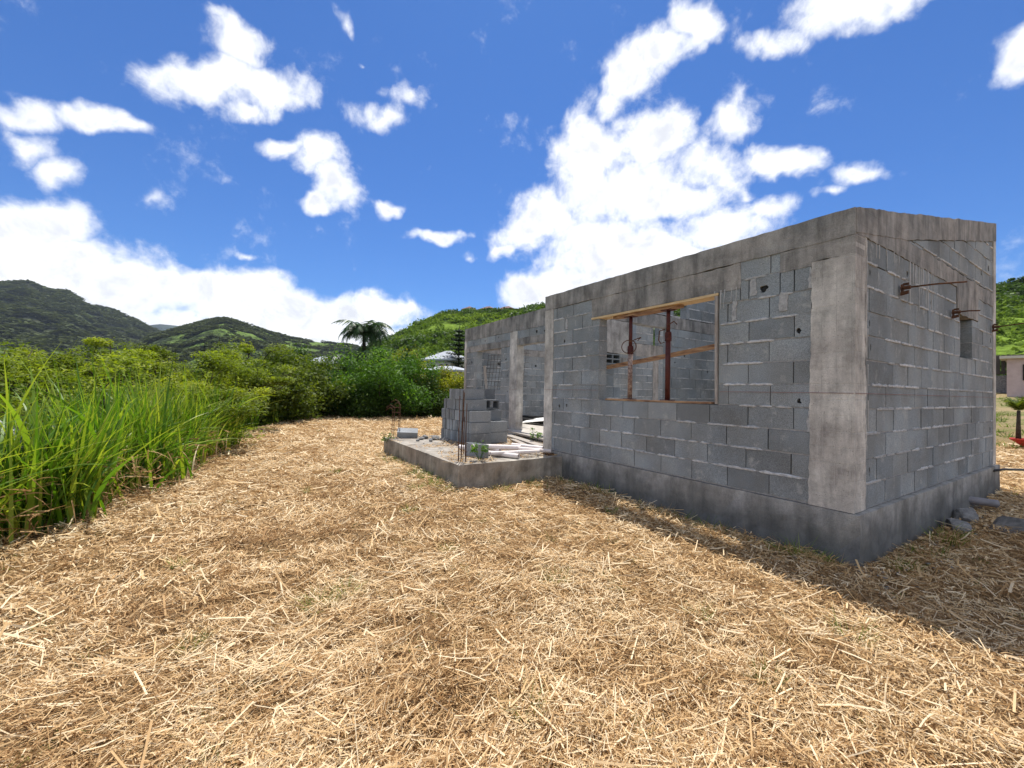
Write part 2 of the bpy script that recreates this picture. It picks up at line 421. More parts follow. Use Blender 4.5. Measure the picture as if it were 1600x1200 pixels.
def mat_ground():
    m, t, b = new_mat('ground_soil_and_straw'); P = t.pos()
    n = t.noise(P, 1.3, 5, .6); f = t.noise(P, 38, 4, .75); st = t.noise(t.scale(P, (5, 1, 1)), 28, 4, .7, 1.5)
    c = t.ramp(st, [(.3, (.13, .070, .030)), (.5, (.36, .225, .105)), (.7, (.58, .41, .22))])
    c = t.mix(t.mrange(n, .4, .65), c, t.mix(1.0, c, (.78, .74, .62), 'MULTIPLY'))
    c = t.mix(1.0, c, t.ramp(f, [(.3, .6), (.7, 1.3)]), 'MULTIPLY')
    wild = t.attr('wild')
    g = t.ramp(t.noise(P, .35, 6, .65), [(.3, (.035, .06, .012)), (.55, (.09, .15, .022)), (.75, (.16, .19, .05))])
    far = t.attr('pasture')
    dry = t.ramp(t.noise(P, 1.1, 5, .6), [(.35, (.16, .17, .05)), (.6, (.33, .25, .13))])
    c = t.mix(far, c, dry)
    c = t.mix(wild, c, g)
    t.l.new(c, b.inputs['Base Color']); b.inputs['Roughness'].default_value = .95
    t.l.new(t.bump(t.math('ADD', st, f), .9, .03), b.inputs['Normal'])
    return m
GROUND = mat_ground()
az = az_grid(A_R-.06, A_L+.06, 560, 90)
rad = np.concatenate([[.02], .5*1.0155**np.arange(1, 640)]); rad = rad[rad < 4200]
def ghf(X, Y, A, RR): return gz(X, Y)+np.clip(RR-300, 0, None)*-.004
gnd = polar_sheet('ground', az, rad, ghf, GROUND, close=True)
co = np.empty(len(gnd.data.vertices)*3, np.float32); gnd.data.vertices.foreach_get('co', co); co = co.reshape(-1, 3)
s_ = sdist(co[:, 0], co[:, 1]); nz = fbm(co[:, 0]*1.5, co[:, 1]*1.5, 3, 5)-.5
at = gnd.data.attributes.new('wild', 'FLOAT', 'POINT')
at.data.foreach_set('value', np.clip((s_+nz*1.2-.1)/.5, 0, 1).astype(np.float32))
at = gnd.data.attributes.new('pasture', 'FLOAT', 'POINT')
at.data.foreach_set('value', np.clip((co[:, 1]-12+nz*5)/9, 0, 1).astype(np.float32)*(co[:, 0] > -18))
tag(gnd, kind='structure')

# ------------------------------------------------------------------ hills and mountains
def ridge_profile(pts, D):
    P = [azel(px, py) for px, py in pts]
    A = np.array([p[0] % (2*PI) for p in P]); E = np.array([p[1] for p in P])
    o = np.argsort(A); A, E = A[o], E[o]
    return lambda az: EYE[2]+np.interp(az, A, E)*D
def ridge(name, pts, D, r0, r1, base, rough, mat, naz, nr, a_pad=.02, seed=0, power=1.0, nscale=None):
    prof = ridge_profile(pts, D)
    As = [azel(*p)[0] % (2*PI) for p in pts]; azr = np.linspace(min(As)-a_pad, max(As)+a_pad, naz)
    rr = np.concatenate([np.linspace(r0, D, int(nr*.75)), np.linspace(D, r1, int(nr*.25)+1)[1:]])
    ns = nscale or 6./D
    def hf(X, Y, A, RR):
        top = prof(A)
        t = np.clip((RR-r0)/(D-r0), 0, 1)**power
        S = np.where(RR <= D, t*t*(3-2*t)*.45+t*.55, 1-.5*np.clip((RR-D)/(r1-D), 0, 1)**1.2)
        nb = (fbm(X*ns, Y*ns, 6, seed)-.5)*2
        gully = np.abs(fbm(X*ns*1.7, Y*ns*1.7, 4, seed+7)-.5)*2
        env = np.clip(t*1.2, 0, 1)*np.clip(1.06-t, .05, 1)
        z = base+(top-base)*S+rough*env*(nb*1.1-.5+gully*.9)*1.3+rough*.05*nb
        edge = np.minimum(np.clip((A-azr[0])/.03, 0, 1), np.clip((azr[-1]-A)/.03, 0, 1)) if a_pad else 1
        return z*edge+(base-20)*(1-edge)
    o = polar_sheet(name, azr, rr, hf, mat); tag(o, kind='structure'); 
    return o, hf
def mat_mount(name, c_dark, c_mid, c_light, sc, dist=4., thr=(.45, .62), zh=None):
    m, t, b = new_mat(name); P = t.pos()
    big = t.noise(P, sc, 6, .6); fine = t.noise(P, sc*14, 5, .7); vor = t.voro(P, sc*14)
    wood = t.mrange(t.math('ADD', big, t.math('MULTIPLY', t.math('SUBTRACT', t.noise(P, sc*5, 5, .65), .5), .55)), thr[0], thr[1], 0, 1)
    zz = t.sep(P)[2]; wood = t.math('MAXIMUM', wood, t.mrange(t.math('ADD', zz, t.math('MULTIPLY', big, 120)), zh[0], zh[1], 0, 1)) if zh else wood
    grass = t.mix(fine, c_mid, c_light)
    tree = t.mix(t.mrange(vor, .1, .6), tuple(x*1.5 for x in c_dark), tuple(x*.55 for x in c_dark))
    c = t.mix(wood, grass, tree)
    c = t.mix(1.0, c, t.ramp(fine, [(.3, .6), (.7, 1.35)]), 'MULTIPLY')
    t.l.new(c, b.inputs['Base Color']); b.inputs['Roughness'].default_value = 1; b.inputs['Specular IOR Level'].default_value = 0
    t.l.new(t.bump(t.math('ADD', t.math('MULTIPLY', vor, t.math('MULTIPLY', wood, -1.5)), fine), 1.0, dist), b.inputs['Normal'])
    return m
M_A = mat_mount('mountain_scrub', (.055, .062, .040), (.085, .12, .035), (.12, .165, .05), .0042, 9, (.46, .60), (190, 260))
M_B = mat_mount('mountain_grass', (.050, .066, .034), (.12, .18, .04), (.16, .23, .06), .006, 7, (.47, .58))
M_C = mat_mount('hillside_pasture', (.045, .075, .018), (.11, .175, .026), (.19, .27, .048), .02, 1.0, (.46, .60))
M_D = mat_mount('far_ridge', (.030, .045, .045), (.05, .07, .06), (.06, .08, .07), .002, 14)  # dark blue-green tint stands in for distance haze on the far ridge
mtA, hfA = ridge('mountain', [(-400,470),(-200,420),(-60,440),(0,447),(22,445),(45,444),(70,455),(105,458),(120,467),(150,480),(190,493),(225,508),(262,530),(300,552),(345,575),(400,600)], 1500, 380, 2300, -30, 75, M_A, 500, 130, seed=11)
mtB, hfB = ridge('grassy_mountain', [(150,575),(200,548),(240,522),(270,514),(310,503),(335,498),(355,497),(385,507),(420,518),(460,529),(500,536),(545,541),(600,548),(680,570)], 950, 260, 1500, -20, 32, M_B, 420, 120, seed=23)
ridge('far_ridge', [(150,540),(215,510),(250,506),(285,510),(350,530),(500,560)], 3600, 2500, 3900, -30, 60, M_D, 120, 40, seed=31)
HC = 210
hillc, hcf = ridge('hillside', [(480,605),(540,562),(575,543),(600,531),(625,520),(650,507),(680,495),(700,491),(730,489),(760,488),(800,487),(850,480),(950,470),(1050,462),(1200,452),(1350,446),(1480,443),(1555,444),(1600,449),(1700,455),(1900,470)], HC, 52, 380, -3, 7, M_C, 520, 130, seed=41)

# ------------------------------------------------------------------ foliage generators
def leaves(C, size, asp, n_flat, rng, tone):
    """kite leaves at centres C (N,3); n_flat 0 random .. 1 horizontal"""
    N = len(C)
    nrm = rng.normal(size=(N, 3)); nrm[:, 2] = np.abs(nrm[:, 2])
    nrm = nrm*(1-n_flat)+np.array([0, 0, 1.4])*n_flat; nrm /= np.linalg.norm(nrm, axis=1, keepdims=True)
    a = rng.normal(size=(N, 3)); a -= nrm*np.sum(a*nrm, 1, keepdims=True); a /= np.linalg.norm(a, axis=1, keepdims=True)
    b = np.cross(nrm, a); sz = size*(.6+.8*rng.random((N, 1)))
    a = a*sz; b = b*sz*asp
    V = np.stack([C-a, C-.1*a+b, C+a, C-.1*a-b], 1).reshape(-1, 3)
    return V, np.arange(4*N).reshape(-1, 4), tone

def limb_tree(base, H, spread, rng, levels=3, n1=6, trunk_h=.3, flat=.5, lean=(0, 0)):
    """branch polylines [(pts, r0, r1)] and list of tips"""
    br = []; tips = []
    base = np.array(base, float); th = H*trunk_h
    top = base+np.array([lean[0], lean[1], th]); r = .028*H
    br.append(([base, (base+top)/2+rng.normal(size=3)*.05*H*np.array([1, 1, 0]), top], r, r*.75))
    def grow(p, d, L, r, lv):
        pts = [p]; q = p; dd = d
        for k in range(3):
            dd = unit(dd+rng.normal(size=3)*.22+np.array([0, 0, .10 if flat < .6 else -.02])); q = q+dd*L/3; pts.append(q)
        br.append((pts, r, r*.45))
        if lv == 0: tips.append(q); tips.append((pts[1]+pts[2])/2); return
        for k in range(3 if lv > 1 else 3):
            s0 = pts[1+(k % 3)]
            nd = unit(dd+rng.normal(size=3)*.75*np.array([1, 1, 1-flat*.6])+np.array([0, 0, .15*(1-flat)]))
            grow(s0, nd, L*.62, r*.5, lv-1)
    for k in range(n1):
        q = 2*PI*(k+rng.random()*.6)/n1; up = .35+.9*rng.random()*(1-flat*.4)
        d = unit(np.array([math.cos(q)*spread/H*1.6, math.sin(q)*spread/H*1.6, up]))
        grow(top-np.array([0, 0, th*.25*rng.random()]), d, math.hypot(spread, H-th)*.52, r*.55, levels-1)
    return br, tips

def make_tree(name, base, H, spread, nleaf, lsize, asp, leafmat, label, cat, group, seed, flat=.6, nflat=.5, clump=.5, trunk_h=.3, n1=6, bark=BARK, levels=3, pad=.0, crown_name='crown', keep=1.):
    rng = np.random.default_rng(seed)
    root = empty(name, Vector(base), label, cat, group)
    br, tips = limb_tree(base, H, spread, rng, levels, n1, trunk_h, flat)
    tips = [q for q in tips if q[2]-base[2] > H*.22] if H > 2.5 else tips
    # fit the limbs to the asked height and spread
    allp = np.array([p for b in br for p in b[0]]); zt = allp[:, 2].max()-base[2]
    hx = np.percentile(np.hypot(allp[:, 0]-base[0], allp[:, 1]-base[1]), 97)
    S = np.array([spread/hx, spread/hx, (H-clump*.4)/zt]); b0 = np.array(base)
    mb = MB()
    for pts, r0, r1 in br: mb.tube([b0+(p-b0)*S for p in pts], list(np.linspace(r0, r1, len(pts))), 5, cap=False)
    mb.build('trunk', bark, root)
    T = np.array([b0+(p-b0)*S for p in tips]); T = T[rng.random(len(T)) < keep] if keep < 1 else T; k = len(T)
    idx = rng.integers(0, k, nleaf)
    wgt = rng.random(k)*.9+.1; idx = rng.choice(k, nleaf, p=wgt/wgt.sum())
    off = rng.normal(size=(nleaf, 3)); off /= np.linalg.norm(off, axis=1, keepdims=True)
    off *= (rng.random((nleaf, 1))**.45)*clump*np.array([1, 1, max(.13, 1-flat)])*(.6+.7*rng.random(k))[idx][:, None]
    C = T[idx]+off
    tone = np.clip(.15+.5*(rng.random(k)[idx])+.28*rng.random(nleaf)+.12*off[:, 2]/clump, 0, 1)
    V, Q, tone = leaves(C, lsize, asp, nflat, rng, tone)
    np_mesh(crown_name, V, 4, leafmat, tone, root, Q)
    return root

L_ACA = mat_leaf('foliage_feathery', (.035, .055, .006), (.17, .225, .016), (.42, .45, .035), .42)
L_DARK = mat_leaf('foliage_dark', (.016, .034, .008), (.055, .105, .016), (.12, .19, .028), .3)
L_BUSH = mat_leaf('foliage_bush', (.018, .048, .008), (.07, .16, .018), (.19, .33, .04), .35)
L_YEL = mat_leaf('foliage_yellow_green', (.06, .09, .010), (.19, .22, .018), (.42, .36, .03), .4)
L_PALM = mat_leaf('palm_frond', (.016, .035, .014), (.05, .10, .034), (.10, .16, .06), .25, .4)
L_PINE = mat_leaf('pine_needles', (.008, .020, .008), (.018, .038, .016), None, .1)
L_GRASS = mat_leaf('cane_grass', (.022, .048, .008), (.11, .23, .016), (.40, .46, .06), .42, .4, .3)
L_HILL = mat_leaf('hill_scrub', (.030, .054, .012), (.095, .155, .024), (.20, .28, .045), .25, 1, .05)
L_OLIVE = mat_leaf('foliage_olive', (.024, .042, .008), (.10, .145, .018), (.22, .26, .03), .35)
L_MTN = mat_leaf('mountain_scrub_leaf', (.058, .072, .036), (.080, .096, .045), (.11, .13, .055), .2, 1, 0)

# ---- scrub on the green hillside and wooded valley floor (far-off masses)
def scatter_bushes(name, pts, rads, nper, lsize, mat, seed, kind_label, cat, toneb=None, nfl=.3):
    rng = np.random.default_rng(seed); N = len(pts)
    idx = np.repeat(np.arange(N), nper); off = rng.normal(size=(len(idx), 3)); off /= np.linalg.norm(off, axis=1, keepdims=True)
    off[:, 2] = np.abs(off[:, 2])*.8-.05
    C = pts[idx]+off*rads[idx][:, None]*(.65+.4*rng.random((len(idx), 1)))
    bt = rng.random(N) if toneb is None else toneb
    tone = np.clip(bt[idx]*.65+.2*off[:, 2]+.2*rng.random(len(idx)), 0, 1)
    ls = rads[idx][:, None]*lsize
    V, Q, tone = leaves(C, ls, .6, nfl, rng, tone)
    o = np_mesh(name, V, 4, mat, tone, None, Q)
    return tag(o, kind_label, cat, kind='stuff')
rng = np.random.default_rng(5)
def hill_points(n, a0, a1, r0, r1, bias=1., hf=None, dens=None):
    out = []
    while len(out) < n:
        A = rng.uniform(a0, a1, n*2); RR = r0+(r1-r0)*rng.random(n*2)**bias
        X = EYE[0]+np.cos(A)*RR; Y = EYE[1]+np.sin(A)*RR
        k = fbm(X*.035, Y*.035, 4, 77) > (dens if dens is not None else .5)+rng.normal(size=n*2)*(.06 if dens and dens > .45 else .14)
        Zv = hf(X, Y, A, RR)
        out += list(np.stack([X, Y, Zv], -1)[k])
    return np.array(out[:n])
aC0, aC1 = azel(1620, 500)[0] % (2*PI), azel(540, 500)[0] % (2*PI)
hp = hill_points(7500, aC0, aC1, 60, HC+2, .8, hcf, .41)
# only bushes in bearings the building leaves open, and a thinner set behind it
ba_ = np.arctan2(hp[:, 1]-EYE[1], hp[:, 0]-EYE[0]) % (2*PI); br_ = np.hypot(hp[:, 0]-EYE[0], hp[:, 1]-EYE[1])
hp = hp[~((ba_ < azel(715, 500)[0] % (2*PI)) & (ba_ > azel(800, 500)[0] % (2*PI)) & (br_ > HC-14))]
hr = rng.uniform(.6, 2.3, len(hp))*(1+.5*rng.random(len(hp))**3)
scatter_bushes('hillside_scrub', hp, hr*.85, 40, .23, L_HILL, 3, 'patchy green scrub scattered over the hillside behind the building', 'scrub', np.clip((fbm(hp[:, 0]*.03, hp[:, 1]*.03, 3, 14)-.38)*3+rng.random(len(hp))*.6-.1, 0, 1.2))

hp2 = hill_points(1000, aC0, aC1, 66, HC+3, .8, hcf, .50)
scatter_bushes('hillside_trees', hp2, rng.uniform(1.4, 3.6, len(hp2)), 90, .16, L_DARK, 31, 'darker tree clumps dotted over the green hillside', 'trees', nfl=.35)
for nm_, hf_, a0_, a1_, r0_, r1_, n_, ds_, rr0, lab_ in (('mountain_scrub', hfA, 350, -60, 700, 1500, 9000, .50, 7., 'dark scrub covering the upper slopes of the left mountain'),
        ('mountain_trees', hfB, 560, 200, 420, 950, 5000, .53, 4.5, 'dark tree cover on the shoulder of the grassy mountain')):
    mp_ = hill_points(n_, azel(a0_, 500)[0] % (2*PI), azel(a1_, 500)[0] % (2*PI), r0_, r1_, .55, hf_, ds_)
    scatter_bushes(nm_, mp_, rr0*(.5+rng.random(len(mp_))), 26, .40, L_MTN, 3, lab_, 'scrub', nfl=.75)

# ------------------------------------------------------------------ masonry
HC_, LB = .205, .3975
def frame(O, U, N):
    O, U, N = map(np.array, (O, U, N))
    return lambda u, w, z: O+U*u+N*w+np.array([0, 0, z])
def clip_poly(poly, f):
    out = []
    for i in range(len(poly)):
        a, b = poly[i], poly[(i+1) % len(poly)]; fa, fb = f(*a), f(*b)
        if fa >= 0: out.append(a)
        if (fa >= 0) != (fb >= 0):
            t = fa/(fa-fb); out.append((a[0]+(b[0]-a[0])*t, a[1]+(b[1]-a[1])*t))
    return out
def sub_rects(r, cuts):
    todo = [r]
    for c in cuts:
        nxt = []
        for (a0, b0, a1, b1) in todo:
            x0, z0, x1, z1 = c
            if x0 >= a1 or x1 <= a0 or z0 >= b1 or z1 <= b0: nxt.append((a0, b0, a1, b1)); continue
            if x0 > a0: nxt.append((a0, b0, x0, b1))
            if x1 < a1: nxt.append((x1, b0, a1, b1))
            m0, m1 = max(a0, x0), min(a1, x1)
            if z0 > b0: nxt.append((m0, b0, m1, z0))
            if z1 < b1: nxt.append((m0, z1, m1, b1))
        todo = nxt
    return [q for q in todo if q[2]-q[0] > .012 and q[3]-q[1] > .012]
def masonry(mb, fr, u0, u1, z0, z1, t, cuts=(), top=None, phase=0., holes=(), seed=1, beds=True, dark_beds=.3, patches=()):
    """running-bond hollow blocks; material 0 block, 1 mortar, 2 near-black painted for shade in hollows and joints. cuts: (u0,z0,u1,z1)"""
    rr = random.Random(seed); k = 0; z = z0
    while z < z1-.01:
        zt = min(z+HC_, z1); ph = (k % 2)*LB/2+phase+rr.uniform(-.012, .012)
        n0 = int(math.floor((u0-ph)/LB))-1; u = ph+n0*LB
        while u < u1:
            a, b = max(u, u0), min(u+LB, u1)
            if b-a > .015:
                tone = min(1, max(0, rr.gauss(.5, .2))); jw = rr.uniform(-.0035, .0035); g0, g1 = rr.uniform(.002, .006), rr.uniform(.002, .006)
                bj = rr.uniform(.009, .017)
                for (p0, q0, p1, q1) in sub_rects((a, z, b, zt), cuts):
                    po = [(p0, q0), (p1, q0), (p1, q1), (p0, q1)]
                    pi = [(p0+g0, q0+bj), (p1-g1, q0+bj*.9), (p1-g1, q1-.002), (p0+g0, q1-.001)]
                    if top:
                        fn = lambda uu, zz: top(uu)-zz
                        po = clip_poly(po, fn); pi = clip_poly(pi, fn)
                    if len(po) >= 3:
                        cx_ = sum(q[0] for q in po)/len(po); wd_ = max(abs(q[0]-cx_) for q in po); kx_ = max(.1, (wd_-.012)/wd_) if p0 < u0+.02 or p1 > u1-.02 or any(abs(p0-c[2]) < .02 or abs(p1-c[0]) < .02 for c in cuts) else 1
                        mb.prism([(cx_+(q[0]-cx_)*kx_, q[1]) for q in po], fr, -t+.022, -.022, 2, .5)
                    if len(po) == 4:
                        hb = min(bj+.003, q1-q0-.002)
                        if q0 <= z+.001: mb.prism([(p0, q0), (p1, q0), (p1, q0+hb), (p0, q0+hb)], fr, -t+.004, -.004, 1, .28)
                    if len(pi) < 3: continue
                    hs_ = [h for h in holes if pi[0][0]+.03 < h[0] < pi[1][0]-.03 and pi[0][1]+.03 < h[1] < pi[-1][1]-.03] if len(pi) == 4 else []
                    if hs_:
                        hp_ = []
                        for h in hs_[:2]:
                            m = 12; ring = [(h[0]+h[2]*math.cos(q)*rr.uniform(.6, 1.25), h[1]+h[3]*math.sin(q)*rr.uniform(.6, 1.25)) for q in [2*PI*i/m for i in range(m)]]
                            hp_.append(ring)
                        polys = [[Vector((p[0], p[1], 0)) for p in pi]]+[[Vector((p[0], p[1], 0)) for p in r_] for r_ in hp_]
                        flat_ = [p for pl in polys for p in pl]
                        tris = tessellate_polygon(polys)
                        vs = [fr(p.x, jw, p.y) for p in flat_]
                        fixed = []
                        for tr in tris:
                            A, B, C_ = (flat_[i] for i in tr)
                            fixed.append(tr if (B-A).cross(C_-A).z > 0 else tr[::-1])
                        mb.add(vs, fixed, 0, tone)
                        n = 4; mb.add([fr(x_, jw, z_) for x_, z_ in pi]+[fr(x_, -t, z_) for x_, z_ in pi], [(i, i+n, (i+1) % n+n, (i+1) % n) for i in range(n)]+[(7, 6, 5, 4)], 0, tone)
                        for r_ in hp_:
                            m = len(r_); mb.add([fr(x_, jw, z_) for x_, z_ in r_]+[fr(x_, -.019, z_) for x_, z_ in r_], [(i, (i+1) % m, (i+1) % m+m, i+m) for i in range(m)], 0, tone*.7)
                            mb.add([fr(x_, -.019, z_) for x_, z_ in r_], [tuple(range(m))], 2)  # near-black bottom stands in for the shade in the hole
                    else:
                        mb.prism(pi, fr, -t-jw, jw, 0, tone)
            u += LB
        # squeezed-out mortar along the bed joint
        if beds and k > 0:
            uu = u0
            while uu < u1-.02:
                if rr.random() < dark_beds: uu += rr.uniform(.05, .3); continue
                n = rr.randint(3, 16); prof = []
                for i in range(n+1):
                    ux = uu+i*.028
                    if ux > u1: break
                    if any(c[0]-.002 <= ux <= c[2]+.002 and c[1]-.006 <= z <= c[3]+.006 for c in cuts) or (top and z > top(ux)-.02): break
                    prof.append(ux)
                if len(prof) > 1:
                    vs = []
                    for i, ux in enumerate(prof):
                        e = 0 if i in (0, len(prof)-1) else 1
                        lo = rr.uniform(.002, .011)*e+.001; hi = rr.uniform(.006, .018)*e+.009; dw = rr.uniform(.003, .010)*e
                        vs += [fr(ux, -.008, z-lo), fr(ux, .001+dw, z-lo*.4), fr(ux, .001+dw, z+hi*.6), fr(ux, -.008, z+hi)]
                    fs = []
                    for i in range(len(prof)-1):
                        for q in range(3): fs.append((i*4+q, (i+1)*4+q, (i+1)*4+q+1, i*4+q+1))
                    mb.add(vs, fs, 1, rr.uniform(.35, .95))
                uu += (n+1)*.028
        z = zt; k += 1
def ragged(mb, fr, poly, w0, w1, seed=0, amp=.006, step=.05, mi=0, smooth_edges=()):
    """prism whose outline wanders a little, as cast concrete does; edges listed in smooth_edges stay straight"""
    rr = random.Random(seed); out = []
    n = len(poly)
    for i in range(n):
        a, b = poly[i], poly[(i+1) % n]; L = math.hypot(b[0]-a[0], b[1]-a[1]); m = max(1, int(L/step))
        nx, nz = (b[1]-a[1])/L, -(b[0]-a[0])/L
        d = 0
        for j in range(m):
            t = j/m; d = d*.5+rr.uniform(-amp, amp)
            if j == 0 or i in smooth_edges: d = 0
            out.append((a[0]+(b[0]-a[0])*t+nx*d, a[1]+(b[1]-a[1])*t+nz*d))
    mb.prism(out, fr, w0, w1, mi)

# ------------------------------------------------------------------ the unfinished house
T = .15
house = empty('unfinished_house', (-2, 1, 0), 'unfinished roofless house of bare grey concrete blocks with cast columns and beams', 'house')
frF = frame((0, 0, 0), (-1, 0, 0), (0, -1, 0))       # front wall, u runs to the picture's left
frR = frame((0, 0, 0), (0, 1, 0), (1, 0, 0))         # gable wall, u runs away
LF, LR = 4.11, 5.02
topR = lambda y: 2.448+.206*y
WIN = (1.14, .82, 2.87, 1.975)
MATS = [BLOCK, MORTAR, HOLE]
# front block wall
mb = MB()
cutsF = [WIN, (-.1, 0, .30, 3), (3.905, 0, 4.3, 3), (.30, 2.05, .555, 3), (.555, 2.245, .92, 3), (.92, 1.975, 3.02, 3), (3.02, 2.235, 3.9, 3)]
masonry(mb, frF, 0, LF, 0, 2.46, T, cutsF, None, .245, seed=3, holes=[(.42, .28, .022, .04), (.395, .88, .022, .028), (.40, 1.50, .026, .026), (.70, 1.93, .045, .032),
    (3.72, .70, .02, .03), (3.55, .72, .02, .03), (3.63, 1.13, .02, .032), (3.63, .30, .018, .03), (3.45, 2.10, .02, .03), (3.62, 1.70, .02, .03), (3.25, 2.0, .03, .035)], dark_beds=.2)
mb.build('front_wall', MATS, house)
mb = MB()
for (a_, b_, c_, d_), sd_ in (((.765, 1.885, .825, 2.055), 1), ((.945, 1.66, 1.0, 1.86), 2), ((.49, 1.70, .56, 1.87), 3), ((.30, 1.86, .325, 2.04), 4), ((.30, .62, .33, .80), 5), ((3.55, 1.88, 3.60, 2.03), 6)):
    mb = MB(); ragged(mb, frF, [(a_, b_), (c_, b_), (c_-.01, d_), (a_+.008, d_)], -.02, .0065, 50+sd_, .010, .025, mi=0); mb.build('mortar_patch', MORTAR, house)
# gable block wall
NICHE = (3.13, 1.43, 3.70, 1.94)
mb = MB()
cutsR = [(-.1, 0, .212, 3), (4.86, 0, 5.2, 4), NICHE, (.19, 2.25, 5.1, 2.43), (2.98, 1.94, 4.0, 2.26), (3.12, 1.92, 3.72, 1.95)]
masonry(mb, frR, 0, LR, 0, 3.5, T, cutsR, lambda u: topR(u)-.26, .29, seed=9,
        holes=[(.30, 1.55, .016, .03), (.33, 1.35, .014, .03), (.33, .86, .016, .035), (.33, .30, .018, .04), (.32, 1.98, .016, .03), (1.25, 2.12, .03, .04), (2.0, 1.94, .03, .04), (4.72, 1.75, .03, .05), (4.72, 1.05, .03, .05), (4.7, .5, .03, .05), (4.2, 2.62, .03, .04), (4.6, 2.75, .04, .05), (3.9, 2.9, .05, .05)], dark_beds=.26)
fn = frame((-.11, 0, 0), (0, 1, 0), (1, 0, 0))
masonry(mb, fn, 3.13, 3.70, 1.43, 1.94, .05, (), None, .1, seed=4)
mb.build('gable_wall', MATS, house)
mb = MB(); rq = random.Random(5)
def drip(fr, u, z, L, w_):
    mb = MB()
    n = 7; pl = []; pr = []; d = 0
    for i in range(n):
        d += rq.uniform(-.004, .004); f = (1-i/n)**.5; pl.append((u+d-w_*f, z-L*i/(n-1))); pr.append((u+d+w_*f, z-L*i/(n-1)))
    mb.prism(pl+pr[::-1], fr, -.004, .0054, 0, .5); mb.build('cement_drip', EFFLO, house)
for k in range(10): drip(frR, 1.30+.085*k+rq.uniform(-.03, .03), 2.26, rq.uniform(.18, .5), rq.uniform(.006, .013))
for k in range(5): drip(frR, .40+.16*k+rq.uniform(-.05, .05), 2.26, rq.uniform(.06, .2), rq.uniform(.004, .009))
for k in range(5): drip(frF, .96+.055*k+rq.uniform(-.01, .01), 2.0, rq.uniform(.06, .22), rq.uniform(.003, .006))
for k in range(5): drip(frR, .24+.01*k, 2.1-.3*k, .25, .006)
# corner column, window-side column
mb = MB()
P_, Q_ = .008, .006
ragged(mb, frF, [(-.006, 0), (.315, 0), (.30, 2.08), (-.006, 2.08)], -.215, P_, 1, .005, .028, smooth_edges=(3, 0))
ragged(mb, frR, [(.21, 0), (.232, 0), (.228, 2.25), (.21, 2.25)], -.14, Q_, 2, .009, .04)
ragged(mb, frR, [(.005, 2.0), (.222, 2.0), (.222, 2.32), (.005, 2.32)], -.14, .0035, 2, .002, .04)
mb.build('corner_column', COLU, house)
mb = MB()
ragged(mb, frF, [(3.895, 0), (LF, 0), (LF, 2.235), (3.90, 2.235)], -.20, .008, 3, .006, .06, smooth_edges=(1,))
mb.build('column', COLU, house)
mb = MB()
ragged(mb, frR, [(4.85, 0), (LR, 0), (LR, 3.22), (4.86, 3.20)], -.18, .007, 4, .007, .06, smooth_edges=(1,))
mb.build('column', COLU, house)
# front ring beam: two lifts of concrete
mb = MB()
ragged(mb, frF, [(-.004, 2.236), (LF+.004, 2.236), (LF+.004, 2.470), (-.004, 2.452)], -.185, .010, 5, .004, .07, smooth_edges=(3,))
ragged(mb, frF, [(-.004, 2.083), (.30, 2.083), (.30, 2.05), (.555, 2.05), (.555, 2.233), (-.004, 2.233)], -.185, .006, 6, .006, .05)
ragged(mb, frF, [(.92, 1.977), (3.015, 1.977), (3.03, 2.233), (.918, 2.233)], -.185, .005, 7, .007, .05, smooth_edges=(0,))
mb.build('ring_beam', BEAM, house)
# gable beams
mb = MB()
ragged(mb, frR, [(.012, 2.25), (2.98, 2.25), (2.99, 1.945), (3.99, 1.945), (4.0, 2.24), (4.845, 2.245), (4.845, 2.43), (.012, 2.43)], -.178, .0062, 8, .008, .05)
ragged(mb, frR, [(.014, 2.25), (1.12, topR(1.12)-.255), (LR+.006, topR(LR)-.262), (LR+.006, topR(LR)), (.012, 2.452)], -.182, .0095, 9, .006, .06)
mb.build('gable_beam', BEAM, house)
# plinth and slab
mb = MB()
def rough_block(mb, x0, y0, z0, x1, y1, z1, step=.12, amp=.008, seed=0, mi=0):
    """box with subdivided, uneven vertical faces and top"""
    rg = np.random.default_rng(seed)
    nx, ny, nz_ = max(2, int((x1-x0)/step)), max(2, int((y1-y0)/step)), max(2, int((z1-z0)/step))
    idx = {}; vs = []
    def vid(i, j, k):
        if (i, j, k) not in idx:
            idx[(i, j, k)] = len(vs); o = rg.uniform(-amp, amp, 3)*(.35 if k == nz_ else 1)
            vs.append((x0+(x1-x0)*i/nx+o[0], y0+(y1-y0)*j/ny+o[1], z0+(z1-z0)*k/nz_+o[2]*.5))
        return idx[(i, j, k)]
    fs = []
    for i in range(nx):
        for k in range(nz_):
            fs.append((vid(i,0,k), vid(i+1,0,k), vid(i+1,0,k+1), vid(i,0,k+1))); fs.append((vid(i+1,ny,k), vid(i,ny,k), vid(i,ny,k+1), vid(i+1,ny,k+1)))
    for j in range(ny):
        for k in range(nz_):
            fs.append((vid(0,j+1,k), vid(0,j,k), vid(0,j,k+1), vid(0,j+1,k+1))); fs.append((vid(nx,j,k), vid(nx,j+1,k), vid(nx,j+1,k+1), vid(nx,j,k+1)))
    for i in range(nx):
        for j in range(ny): fs.append((vid(i,j,nz_), vid(i+1,j,nz_), vid(i+1,j+1,nz_), vid(i,j+1,nz_)))
    mb.add(vs, fs, mi)
rough_block(mb, -4.13, -.014, -.75, .042, 5.045, -.006, .13, .010, 1)
mb.build('plinth', PLIN, house, smooth=False)
mb = MB(); rough_block(mb, -9.98, 1.22, -.7, -4.14, 9.2, -.012, .3, .006, 2)
mb.build('floor_slab', FLOOR, house)
